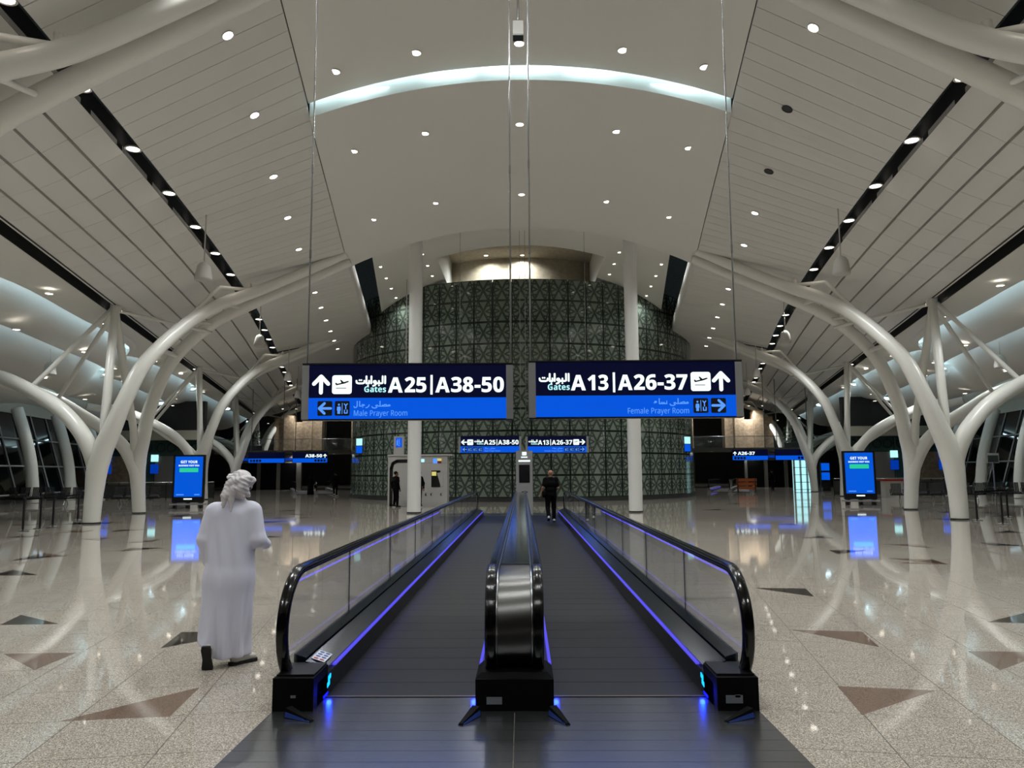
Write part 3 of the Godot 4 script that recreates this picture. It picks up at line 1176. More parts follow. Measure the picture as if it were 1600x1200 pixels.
func build_walkways() -> void:
	# landing plate
	var lp := thing("landing_plate", "brushed grey metal landing plate before the moving walkways", "floor plate")
	for k in 2:
		var x0 := lerpf(-1.80, 1.67, k / 2.0)
		var x1 := lerpf(-1.80, 1.67, (k + 1) / 2.0)
		for q in 16:
			var d1 := W1 - 0.03 - q * 0.18
			var s := begin()
			box(s, Vector3(x0 + 0.002, -0.002, -d1), Vector3(x1 - 0.002, 0.008, -(d1 - 0.177)))
			part(lp, "plate", s, M.landing)
	var far := thing("landing_plate", "brushed metal landing plate at the far end under the information pillar", "floor plate")
	var fs := begin()
	box(fs, Vector3(-1.80, -0.002, -(W2 + 1.9)), Vector3(1.67, 0.008, -W2 - 0.03))
	part(far, "plate", fs, M.landing)
	var defs := [[-1.0, "moving walkway lane under the male prayer room sign", -1.735, -1.44, -0.28], [1.0, "moving walkway lane under the female prayer room sign", 1.735, 1.44, 0.28]]
	for d in defs:
		var side: float = d[0]
		var t := thing("moving_walkway", d[1] + ", glass balustrade and black handrail", "walkway", Vector3(AX, 0, 0), 0.0)
		var xo: float = d[2]
		var xs: float = d[3]
		var xc: float = d[4]
		# pallets
		var ps := begin()
		var lo := minf(xs, xc)
		var hi := maxf(xs, xc)
		box(ps, Vector3(lo, -0.002, -0.197), Vector3(hi, 0.006, 0.197))
		var pm := finish(ps)
		var count := int((W2 - W1) / 0.4)
		for k in count:
			put(t, "pallet", pm, M.pallet, Vector3(0, 0, -(W1 + 0.2 + k * 0.4)))
		var s := begin()
		box(s, Vector3(lo, -0.0015, -W2 - 0.1), Vector3(hi, 0.002, -(W1 - 0.05)))
		part(t, "pallet_bed", s, M.pallet_gap)
		for e in [W1, W2]:
			s = begin()
			box(s, Vector3(lo, 0.0, -e - 0.012), Vector3(hi, 0.013, -e + 0.012))
			part(t, "comb_edge", s, M.comb)
		balustrade(t, xs, xo, -side)
		# base block at the entry that holds the returning handrail
		s = begin()
		var a := minf(xo, xs)
		var b := maxf(xo, xs)
		box(s, Vector3(a, 0.0, -(W0 + 0.40)), Vector3(b, 0.235, -W0))
		part(t, "base_block", s, M.black_matt)
		s = begin()
		box(s, Vector3(a + 0.012, 0.235, -(W0 + 0.40)), Vector3(b - 0.012, 0.25, -W0 - 0.05))
		part(t, "end_cap", s, M.black)
		# outer side cladding
		s = begin()
		box(s, Vector3(minf(xo, xo - side * 0.03), 0.0, -W2), Vector3(maxf(xo, xo - side * 0.03), 0.29, -(W0 + 0.5)))
		part(t, "side_cladding", s, M.black)
		glass_wall(t, xo - side * 0.035)
		s = begin()
		band(s, rail_path(xo - side * 0.035), 0.042, 0.055)
		part(t, "handrail", s, M.rubber)
		s = begin()
		var under := rail_path(xo - side * 0.035, 0.915).slice(17, 30)
		tube(s, under, [0.014], 6)
		part(t, "rail_guide", s, M.stainless)
		s = begin()
		box(s, Vector3(xo - side * 0.03 - 0.02, 0.2, -W2 - 0.05), Vector3(xo - side * 0.03 + 0.02, 0.93, -W2 - 0.01))
		part(t, "end_post", s, M.stainless)
		# type plates
		s = begin()
		var cx: float = xo - side * 0.15
		box(s, Vector3(cx - 0.018, 0.10, -W0), Vector3(cx + 0.018, 0.118, -W0 + 0.003))
		part(t, "type_plate", s, M.sticker_grey)
		if side < 0:
			sticker_sheet(t, Vector3(-1.545, 0.243, -(W0 + 0.62)), -0.3, 1.0)
		else:
			s = begin()
			box(s, Vector3(1.50, 0.06, -W0), Vector3(1.62, 0.115, -W0 + 0.003))
			part(t, "type_plate", s, M.sticker_grey)
	# middle balustrade with two handrails and a polished cover between
	var c := thing("walkway_balustrade", "black centre balustrade with two handrails and polished steel cover between walkways", "balustrade", Vector3(AX, 0, 0))
	for side in [-1.0, 1.0]:
		balustrade(c, side * 0.28, side * 0.155, side)
		var s := begin()
		band(s, rail_path(side * 0.175), 0.042, 0.055)
		part(c, "handrail", s, M.rubber)
		s = begin()
		tube(s, rail_path(side * 0.132, 0.93).slice(1, 30), [0.012], 6)
		part(c, "rail_guide", s, M.stainless)
		s = begin()
		box(s, Vector3(side * 0.155 - 0.006, 0.28, -(W2 - 0.4)), Vector3(side * 0.155 + 0.006, 0.90, -(W0 + 0.75)))
		part(c, "side_panel", s, M.stainless_dark)
	var s := begin()
	box(s, Vector3(-0.28, 0.0, -(W0 + 0.40)), Vector3(0.28, 0.225, -W0))
	part(c, "base_block", s, M.black_matt)
	s = begin()
	hexa(s, [Vector3(-0.28, 0.225, -(W0 + 0.40)), Vector3(0.28, 0.225, -(W0 + 0.40)), Vector3(0.28, 0.225, -W0 - 0.02), Vector3(-0.28, 0.225, -W0 - 0.02),
		Vector3(-0.24, 0.26, -(W0 + 0.40)), Vector3(0.24, 0.26, -(W0 + 0.40)), Vector3(0.24, 0.26, -(W0 + 0.06)), Vector3(-0.24, 0.26, -(W0 + 0.06))])
	part(c, "end_cap", s, M.black_matt)
	# cover sheet: follows the newel, then runs back just below the handrails
	var path := rail_path(0.0, 0.915)
	s = begin()
	var rows := []
	for k in range(4, 17):
		var p: Vector3 = path[k]
		rows.append([p + Vector3(-0.128, 0, 0), p + Vector3(0.128, 0, 0)])
	rows.append([Vector3(-0.128, 0.915, -(W0 + 0.95)), Vector3(0.128, 0.915, -(W0 + 0.95))])
	sheet(s, rows)
	part(c, "front_cover", s, M.mirror_steel)
	for k in 8:
		var z0 := -lerpf(W0 + 0.95, W2 - 0.2, k / 8.0)
		var z1 := -lerpf(W0 + 0.95, W2 - 0.2, (k + 1) / 8.0)
		for h in [-1, 1]:
			s = begin()
			var x0: float = minf(0.001 * h, 0.126 * h)
			var x1: float = maxf(0.001 * h, 0.126 * h)
			box(s, Vector3(x0, 0.90, z1 + 0.004), Vector3(x1, 0.915, z0 - 0.004))
			part(c, "top_cover", s, M.cover)
	for z in [-(W0 + 0.93), -(W0 + 1.0)]:
		s = begin()
		box(s, Vector3(-0.128, 0.914, z - 0.006), Vector3(0.128, 0.922, z + 0.006))
		part(c, "cover_trim", s, M.stainless)
	s = begin()
	box(s, Vector3(-0.20, 0.055, -W0), Vector3(-0.09, 0.105, -W0 + 0.003))
	part(c, "type_plate", s, M.sticker_grey)
	# floor bumpers that guide feet and trolleys
	var bump := [[Vector3(-1.56, 0, -5.40), 1.05, "black and blue floor bumper before the outer balustrade, male prayer room side"], [Vector3(-0.375, 0, -5.38), -0.42, "black floor bumper before the centre balustrade, male prayer room side"], [Vector3(0.245, 0, -5.38), 0.42, "black floor bumper before the centre balustrade, female prayer room side"], [Vector3(1.48, 0, -5.38), -1.05, "black and blue floor bumper before the outer balustrade, female prayer room side"]]
	for b in bump:
		var t := thing("floor_bumper", b[2], "bumper", b[0] + Vector3(0, 0.008, 0), b[1], "floor bumpers on the landing plate")
		s = begin()
		hexa(s, [Vector3(-0.035, 0, -0.11), Vector3(0.035, 0, -0.11), Vector3(0.018, 0, 0.13), Vector3(-0.018, 0, 0.13),
			Vector3(-0.028, 0.065, -0.10), Vector3(0.028, 0.065, -0.10), Vector3(0.012, 0.012, 0.125), Vector3(-0.012, 0.012, 0.125)])
		part(t, "wedge", s, M.black_matt)
		for side in [-1.0, 1.0]:
			s = begin()
			hexa(s, [Vector3(side * 0.036, 0.006, -0.10), Vector3(side * 0.0375, 0.006, -0.10), Vector3(side * 0.02, 0.002, 0.12), Vector3(side * 0.0185, 0.002, 0.12),
				Vector3(side * 0.032, 0.04, -0.095), Vector3(side * 0.0335, 0.04, -0.095), Vector3(side * 0.017, 0.009, 0.118), Vector3(side * 0.0155, 0.009, 0.118)])
			part(t, "blue_stripe", s, M.sticker_blue)

# ---------------------------------------------------------------- signs

const AR_GATES := [[8.0, 0.0, 8.0, 2.2], [7.3, 2.2, 7.3, 0.15, 7.0, 0.0, 6.3, 0.0, 5.5, 0.0, 5.4, 0.25], [6.3, 0.0, 6.3, 0.75], [6.3, -0.65, 6.3, -0.66], [5.5, 0.45, 5.3, 0.75, 4.95, 0.7, 4.85, 0.35, 5.1, 0.1, 5.5, 0.2, 5.5, 0.45, 5.5, 0.0, 5.3, -0.5, 4.7, -0.8],
	[4.2, 0.0, 4.2, 2.2], [3.6, 0.8, 3.6, 0.0, 2.85, 0.0, 2.85, 2.2], [3.3, -0.65, 3.3, -0.66], [2.3, 0.8, 2.25, 0.2, 1.8, 0.0, 0.6, 0.0, 0.2, 0.2, 0.1, 0.8], [0.95, 1.0, 0.96, 1.0], [1.45, 1.0, 1.46, 1.0]]
const AR_ROOM := [[10.0, 0.0, 10.3, 0.25, 10.1, 0.6, 9.75, 0.45, 9.7, 0.0, 8.1, 0.0, 8.1, 0.5], [8.3, 0.1, 8.6, 0.6, 9.0, 0.75, 9.35, 0.5, 9.3, 0.1], [8.1, 0.0, 7.4, 0.0, 7.4, 2.2], [7.4, 0.0, 6.9, 0.0, 6.6, 0.45, 6.2, 0.3, 6.35, -0.1, 6.55, -0.5, 6.0, -0.9, 5.3, -0.7, 5.1, -0.2]]
const AR_MEN := [[4.3, 0.6, 4.2, 0.0, 3.8, -0.55, 3.4, -0.7], [2.3, 0.75, 3.0, 0.5, 2.4, 0.1, 1.6, 0.0, 1.6, 2.2], [2.5, -0.5, 2.51, -0.5], [0.9, 2.2, 0.9, 0.0, 0.6, -0.6, 0.2, -0.6, 0.0, -0.1]]
const AR_WOMEN := [[4.2, 0.7, 4.2, 0.0, 2.7, 0.0, 2.1, 0.0, 2.1, 2.2], [4.2, 1.15, 4.21, 1.15], [3.5, 0.0, 3.5, 0.55], [3.1, 0.0, 3.1, 0.55], [2.7, 0.0, 2.7, 0.55], [1.3, 0.95, 0.95, 1.05, 0.8, 0.75, 1.2, 0.55], [0.65, 0.35, 1.3, 0.6]]


func arrow(s: SurfaceTool, c: Vector2, size: float, dir: Vector2, w: float, z0: float, z1: float) -> void:
	var n := dir.orthogonal()
	strokes(s, [[c - dir * size, c + dir * size * 0.95], [c + dir * size * 0.05 + n * size * 0.85, c + dir * size * 0.95, c + dir * size * 0.05 - n * size * 0.85]], Vector2.ZERO, Vector2.ONE, w, z0, z1)


func prayer_icon(s: SurfaceTool, c: Vector2, k: float, z0: float, z1: float) -> void:
	# a standing figure, a divider and a taps-and-basin mark
	strokes(s, polys([[-0.55, 0.62, -0.55, 0.63]]), c, Vector2.ONE * k, k * 0.34, z0, z1)
	strokes(s, polys([[-0.55, 0.25, -0.55, -0.75], [-0.75, 0.2, -0.78, -0.3], [-0.35, 0.2, -0.32, -0.3], [-0.66, -0.1, -0.68, -0.85], [-0.44, -0.1, -0.42, -0.85]]), c, Vector2.ONE * k, k * 0.2, z0, z1)
	strokes(s, polys([[0.0, 0.85, 0.0, -0.9]]), c, Vector2.ONE * k, k * 0.1, z0, z1)
	strokes(s, polys([[0.35, 0.75, 0.6, 0.45, 0.85, 0.75], [0.6, 0.45, 0.6, -0.1], [0.4, -0.3, 0.4, -0.8, 0.85, -0.8, 0.85, -0.3]]), c, Vector2.ONE * k, k * 0.17, z0, z1)


func plane_icon(s: SurfaceTool, c: Vector2, k: float, z0: float, z1: float) -> void:
	var body := PackedVector2Array()
	for p in [[-0.75, -0.02], [-0.62, -0.2], [0.3, 0.0], [0.72, 0.16], [0.78, 0.26], [0.6, 0.28], [0.2, 0.16], [-0.1, 0.42], [-0.22, 0.4], [-0.06, 0.08], [-0.5, -0.02], [-0.66, 0.12]]:
		body.append(c + Vector2(p[0], p[1]) * k)
	extrude(s, body, z0, z1)
	strokes(s, polys([[-0.62, -0.5, 0.45, -0.5]]), c, Vector2.ONE * k, k * 0.07, z0, z1)


# an internally lit gate sign; the face looks towards +z, x runs from 0 to w, y from 0 to h
func gate_sign(at: Vector3, turn: float, label: String, first: bool, near: bool, top: float, w := 3.02, h := 0.80) -> Node3D:
	var t := thing("gate_sign", label, "sign", at, turn)
	var s := begin()
	box(s, Vector3(0.0, 0.0, -0.16), Vector3(w, h, -0.01))
	part(t, "case", s, M.sign_edge)
	for x in [[0.0, 0.10], [w - 0.10, w]]:
		s = begin()
		box(s, Vector3(x[0], 0.01, -0.17), Vector3(x[1], h - 0.01, 0.012))
		part(t, "end_cap", s, M.sign_frame)
	s = begin()
	box(s, Vector3(0.0, h, -0.17), Vector3(w, h + 0.02, 0.012))
	part(t, "top_rail", s, M.sign_edge)
	s = begin()
	box(s, Vector3(0.10, h * 0.405, -0.01), Vector3(w - 0.10, h - 0.005, 0.0))
	var face := part(t, "gate_panel_light", s, M.sign_navy)
	s = begin()
	box(s, Vector3(0.10, 0.02, -0.01), Vector3(w - 0.10, h * 0.40, 0.001))
	var room := part(t, "room_panel_light", s, M.sign_blue)
	var z0 := 0.002
	var z1 := 0.006
	var yb := h * 0.492
	var cap := 0.212
	s = begin()
	var box_at := 0.57 if first else 2.43
	plate(s, Vector2(box_at - 0.14, h * 0.47), Vector2(box_at + 0.14, h * 0.47 + 0.27), 0.035, z0, z1)
	part(face, "departure_icon_light", s, M.sign_white)
	s = begin()
	plane_icon(s, Vector2(box_at, h * 0.47 + 0.15), 0.13, z1, z1 + 0.002)
	part(face, "plane_mark", s, M.sign_icon)
	s = begin()
	var dir := Vector2(0, 1)
	if not near:
		dir = Vector2(-1 if first else 1, 0)
	arrow(s, Vector2(0.272 if first else 2.717, h * 0.645), 0.12, dir, 0.055, z0, z1)
	part(face, "arrow_light", s, M.sign_white)
	s = begin()
	var ax := 0.77 if first else 0.15
	strokes(s, polys(AR_GATES), Vector2(ax, h * 0.66), Vector2(0.052, 0.046), 0.026, z0, z1)
	part(face, "arabic_lettering_light", s, M.sign_white)
	letters(face, "gates_lettering_light", "Gates", Vector3(ax + 0.43, yb + 0.005, z1), 0.085, 0.31, M.sign_cyan, true, HORIZONTAL_ALIGNMENT_RIGHT)
	var gx := 1.228 if first else 0.596
	letters(face, "gate_lettering_light", "A" if first else "A", Vector3(gx, yb, z1), cap, 0.21, M.sign_white)
	letters(face, "gate_lettering_light", "25" if first else "13", Vector3(gx + 0.238, yb, z1), cap, 0.31 if first else 0.29, M.sign_white)
	s = begin()
	var bar := 1.85 if first else 1.205
	box(s, Vector3(bar - 0.016, yb - 0.03, z0), Vector3(bar + 0.016, yb + cap + 0.04, z1))
	part(face, "divider_light", s, M.sign_white)
	letters(face, "gate_lettering_light", "A", Vector3(bar + 0.055, yb, z1), cap, 0.205, M.sign_white)
	letters(face, "gate_lettering_light", "38-50" if first else "26-37", Vector3(bar + 0.28, yb, z1), cap, 0.757, M.sign_white)
	# lower band: direction and prayer room
	var tiles := [0.333, 0.58] if first else [2.67, 2.42]
	if not near:
		tiles = [0.30, 0.55, 0.80, 1.05] if first else [w - 0.30, w - 0.55, w - 0.80, w - 1.05]
	for k in tiles.size():
		s = begin()
		plate(s, Vector2(tiles[k] - 0.105, 0.065), Vector2(tiles[k] + 0.105, 0.275), 0.02, 0.001, 0.004)
		var p := part(room, "icon_tile", s, M.sign_icon)
		s = begin()
		if k == 0:
			arrow(s, Vector2(tiles[k], 0.17), 0.085, Vector2(-1 if first else 1, 0), 0.036, 0.005, 0.008)
		else:
			prayer_icon(s, Vector2(tiles[k], 0.17), 0.085, 0.005, 0.008)
		part(p, "icon_mark_light", s, M.sign_pale)
	var tx := 0.747 if first else 2.252
	if not near:
		tx = 1.25 if first else w - 1.25
	s = begin()
	var arx := tx if first else tx - 0.52
	strokes(s, polys(AR_ROOM + (AR_MEN if first else AR_WOMEN)), Vector2(arx, 0.20), Vector2(0.05, 0.032), 0.014, 0.002, 0.005)
	part(room, "arabic_lettering_light", s, M.sign_pale)
	letters(room, "room_lettering_light", "Male Prayer Room" if first else "Female Prayer Room", Vector3(tx, 0.068, 0.004), 0.078, 0.76 if first else 0.86, M.sign_pale, false, HORIZONTAL_ALIGNMENT_LEFT if first else HORIZONTAL_ALIGNMENT_RIGHT)
	# suspension rods
	for x in ([0.05, w - 0.03] if first else [0.03, w - 0.05]):
		s = begin()
		rod(s, Vector3(x, h, -0.08), Vector3(x, top - at.y, -0.08), 0.012, 8)
		for y in [1.6, 2.9, 4.4, 5.8]:
			if y < top - at.y:
				rod(s, Vector3(x, h + y, -0.08), Vector3(x, h + y + 0.12, -0.08), 0.017, 8)
		part(t, "suspension_rod", s, M.stainless)
	var a := AreaLight3D.new()
	a.name = "face_lamp"
	a.area_size = Vector2(w - 0.3, h * 0.35)
	a.light_color = Color(0.12, 0.42, 1.0)
	a.light_energy = 0.35
	a.shadow_enabled = true
	a.position = Vector3(w / 2, h * 0.2, 0.02)
	a.rotation = Vector3(0, PI, 0)
	t.add_child(a, true)
	return t


func build_signs() -> void:
	gate_sign(Vector3(-3.14, 2.44, -10.6), 0.03, "large lit sign reading Gates A25 A38-50 above Male Prayer Room", true, true, 12.1)
	gate_sign(Vector3(0.10, 2.44, -10.5), 0.015, "large lit sign reading Gates A13 A26-37 above Female Prayer Room", false, true, 12.1)
	gate_sign(Vector3(-3.05, 2.60, -36.0), 0.0, "distant lit gate sign A25 A38-50 before the green drum", true, false, 13.6)
	gate_sign(Vector3(0.17, 2.58, -36.0), 0.0, "distant lit gate sign A13 A26-37 before the green drum", false, false, 13.6)


# ---------------------------------------------------------------- downlights

var lamp_meshes := []


func downlight(at: Vector3, energy: float, label: String, group: String, lit := true, size := 0.105, angle := 68.0, lean := 0.0) -> void:
	if lamp_meshes.is_empty():
		var s := begin()
		lathe(s, [Vector2(1.0, 0.25), Vector2(1.0, -0.1), Vector2(1.25, -0.12), Vector2(1.25, 0.0), Vector2(1.0, 0.25)], 16)
		lamp_meshes.append(finish(s))
		s = begin()
		lathe(s, [Vector2(0.0, -0.06), Vector2(0.98, -0.05)], 12)
		lamp_meshes.append(finish(s))
	var t := thing("downlight", label, "light", at, 0.0, group)
	t.rotation.z = lean
	var r := put(t, "trim_ring", lamp_meshes[0], M.trim_white if lit else M.dark_ring)
	r.scale = Vector3.ONE * size
	var l := put(t, "lens", lamp_meshes[1], M.lamp if lit else M.lamp_off)
	l.scale = Vector3.ONE * size
	if lit and energy > 0.0:
		var p := SpotLight3D.new()
		p.name = "lamp"
		p.light_color = Color(0.985, 1.0, 0.995)
		p.light_energy = energy
		p.light_size = size
		p.spot_range = 60.0
		p.spot_attenuation = 2.0
		p.spot_angle = angle
		p.spot_angle_attenuation = 0.7
		p.shadow_enabled = true
		p.position = Vector3(0, -0.03, 0)
		p.rotation = Vector3(-PI / 2, 0, 0)
		t.add_child(p, true)


func build_downlights() -> void:
	var e := 9.0
	for r in [[17.5, 12.27, [-4.65, -2.58, 0.0, 2.58, 4.65]], [11.4, 12.27, [-3.3, 0.0, 3.3]], [5.0, 12.27, [-2.6, 0.0, 2.6]], [-3.0, 12.27, [-2.6, 0.0, 2.6]]]:
		for x in r[2]:
			var d: float = r[0] + x * x / 76.0
			downlight(Vector3(x, vault(x, r[1]) - 0.005, -d), e * 1.5, "round white downlight in the plaster ceiling before the lit step", "downlights before the cove step", true, 0.12)
	for r in [[21.3, [-5.05, -2.85, 0.0, 2.9, 5.1], "round white downlight in the plaster ceiling just past the lit step", "downlights past the cove step"], [27.0, [-5.6, -3.2, 0.05, 3.25, 5.65], "round white downlight in the plaster ceiling before the columns", "downlights before the columns"]]:
		for x in r[1]:
			var d: float = r[0] + x * x / 66.0
			downlight(Vector3(x, vault(x, 12.0) - 0.005, -d), e, r[2], r[3], true, 0.115)
	for x in [-6.9, -5.7, 5.85, 7.0]:
		downlight(Vector3(x, vault(x, 13.75) - 0.005, -(33.2 if absf(x) < 6 else 35.6)), e, "small downlight in the raised ceiling beside the white columns", "downlights in the raised ceiling", true, 0.11)
	for k in 5:
		for side in [-1.0, 1.0]:
			var d := 38.3 + k * 2.2
			for x in [5.2, 7.4 + 0.1 * k]:
				if d > 46.0 and x < 6.0:
					continue
				downlight(Vector3(side * x, vault(x, 13.75) - 0.005, -d), e * 0.7 if k == 1 or k == 3 else 0.0, "small downlight in the raised ceiling close to the drum", "downlights close to the drum", true, 0.105)
	for x in [-2.2, 0.1]:
		downlight(Vector3(x, 15.34, -46.25), e * 2.6, "wall washer above the beige recess wall over the drum", "wall washers over the drum", true, 0.12, 80.0)
	for side in [-1.0, 1.0]:
		var name_of := ", male prayer room side" if side < 0 else ", female prayer room side"
		for k in 13:
			var d := 11.6 + k * 3.27
			var x := 6.2 + 0.18 * (d - 14.9)
			var lit: bool = not (side > 0 and (k == 2 or k == 3))
			downlight(Vector3(side * x, slope_height(x, d) - 0.018, -d), e * 2.2 if k % 3 == 0 and d < 46.0 else 0.0, ("downlight in the inner panelled slope" if lit else "unlit downlight in the inner panelled slope") + name_of, "downlights in the panelled slope", lit, 0.115, 68.0, -side * atan((h_edge(d) - H_SLOT) / (x_slot(d) - x_edge(d))))
		for k in 25:
			var d := -3.14 + k * 2.86 + 0.15
			downlight(Vector3(side * (x_slot(d) - 0.04), H_SLOT + 0.03, -d), e * 2.2 if k % 3 == 1 and d < 58.0 else 0.0, "downlight hung in the inner dark ceiling slot" + name_of, "downlights in the inner slot", true, 0.15)
		for k in 11:
			var d := 4.0 + k * 5.2
			downlight(Vector3(side * ((x_slot_b(d) + x_wave(d)) / 2 + 0.2), 7.82, -d), e * 1.1 if k % 2 == 0 else 0.0, "downlight in the soffit beside the outer dark slot" + name_of, "downlights beside the outer slot", true, 0.12)
			var xb := lerpf(x_wave(d + 2), x_wave_b(d + 2), 0.62)
			downlight(Vector3(side * xb, 6.98, -(d + 2)), e * 1.0 if k % 2 == 1 else 0.0, "downlight in the middle wavy soffit" + name_of, "downlights in the middle soffit", true, 0.12)
			if k > 1:
				var xc := lerpf(x_wave_b(d), x_wave_c(d), 0.66)
				downlight(Vector3(side * xc, 6.27, -d), e * 0.9 if k % 2 == 0 else 0.0, "downlight in the lowest wavy soffit" + name_of, "downlights in the lowest soffit", true, 0.12)
		for k in 6:
			var d := 28.3 + 17.0 * (k - 1)
			downlight(Vector3(side * (x_slot_b(d) - 0.02), 8.06, -d), e * 0.6 if k < 4 else 0.0, "spotlight in the outer dark slot above a column node" + name_of, "spotlights above column nodes", true, 0.13)
		for k in 5:  # added fill lamps, placed to lift the dark far end of the concourse
			var d := 62.0 + k * 7.0
			downlight(Vector3(side * (17.0 + 1.8 * k), 9.35, -d), e * 3.6 if k % 2 == 0 else 0.0, "added far fill downlight beyond the drum" + name_of, "added far fill downlights", true, 0.15)

# ---------------------------------------------------------------- advert screens

func build_screens() -> void:
	for side in [-1.0, 1.0]:
		var t := thing("advert_screen", "tall black advert screen with a blue page, " + ("male prayer room side" if side < 0 else "female prayer room side"), "screen", Vector3(side * 16.45, 0, -37.0), side * -0.10, "advert screens")
		var s := begin()
		plate(s, Vector2(-0.76, 0.28), Vector2(0.76, 2.62), 0.03, -0.14, 0.0)
		part(t, "housing", s, M.black)
		s = begin()
		box(s, Vector3(-0.82, 0.16, -0.30), Vector3(0.82, 0.24, 0.16))
		part(t, "plinth", s, M.sign_frame)
		for x in [-0.62, 0.0, 0.62]:
			s = begin()
			box(s, Vector3(x - 0.06, 0.0, -0.22), Vector3(x + 0.06, 0.28, 0.08))
			part(t, "foot", s, M.black)
		s = begin()
		box(s, Vector3(-0.66, 0.56, 0.0), Vector3(0.66, 2.53, 0.006))
		var f := part(t, "display_panel", s, M.screen_blue)
		letters(f, "heading_lettering_light", "GET YOUR", Vector3(0, 2.20, 0.01), 0.13, 0.80, M.sign_white, true, HORIZONTAL_ALIGNMENT_CENTER, 0.004)
		letters(f, "heading_lettering_light", "BUSINESS VISIT VISA", Vector3(0, 2.05, 0.01), 0.075, 0.98, M.sign_white, true, HORIZONTAL_ALIGNMENT_CENTER, 0.004)
		s = begin()
		plate(s, Vector2(-0.45, 1.76), Vector2(0.45, 1.97), 0.03, 0.006, 0.01)
		part(f, "button_light", s, M.screen_green)
		for b in [[-0.56, -0.2], [0.3, 0.56]]:
			s = begin()
			box(s, Vector3(b[0], 0.64, 0.006), Vector3(b[1], 0.69, 0.009))
			part(f, "footer_light", s, M.sign_pale)
		s = begin()
		plate(s, Vector2(-0.2, 0.42), Vector2(0.2, 0.485), 0.02, 0.0, 0.006)
		part(t, "maker_plate_light", s, M.sign_white)
		var a := AreaLight3D.new()
		a.name = "screen_lamp"
		a.area_size = Vector2(1.3, 1.9)
		a.light_color = Color(0.08, 0.40, 1.0)
		a.light_energy = 0.8
		a.shadow_enabled = true
		a.position = Vector3(0, 1.5, 0.03)
		a.rotation = Vector3(0, PI, 0)
		t.add_child(a, true)


# ---------------------------------------------------------------- furniture of the hall

func bench_mesh() -> Array:
	# one seat shell, side profile in (z, y), swept along x
	var prof := [Vector2(0.10, 0.36), Vector2(0.16, 0.43), Vector2(-0.02, 0.40), Vector2(-0.22, 0.41), Vector2(-0.30, 0.52), Vector2(-0.38, 0.92), Vector2(-0.40, 0.95)]
	var s := begin()
	for k in 7:
		var x0 := -0.25 + k * 0.072
		for i in prof.size() - 1:
			var a: Vector2 = prof[i]
			var b: Vector2 = prof[i + 1]
			var n := (b - a).orthogonal().normalized() * 0.012
			hexa(s, [Vector3(x0, a.y, a.x), Vector3(x0 + 0.058, a.y, a.x), Vector3(x0 + 0.058, b.y, b.x), Vector3(x0, b.y, b.x),
				Vector3(x0, a.y + n.y, a.x + n.x), Vector3(x0 + 0.058, a.y + n.y, a.x + n.x), Vector3(x0 + 0.058, b.y + n.y, b.x + n.x), Vector3(x0, b.y + n.y, b.x + n.x)])
	var legs := begin()
	for d in [-1.0, 1.0]:
		tube(legs, [Vector3(0, 0.33, 0), Vector3(0, 0.18, d * 0.18), Vector3(0, 0.0, d * 0.36)], [0.022], 6)
	var arm := begin()
	tube(arm, [Vector3(0, 0.40, -0.2), Vector3(0, 0.64, -0.26), Vector3(0, 0.64, 0.1), Vector3(0, 0.40, 0.05)], [0.014], 6)
	return [finish(s), finish(legs), finish(arm)]


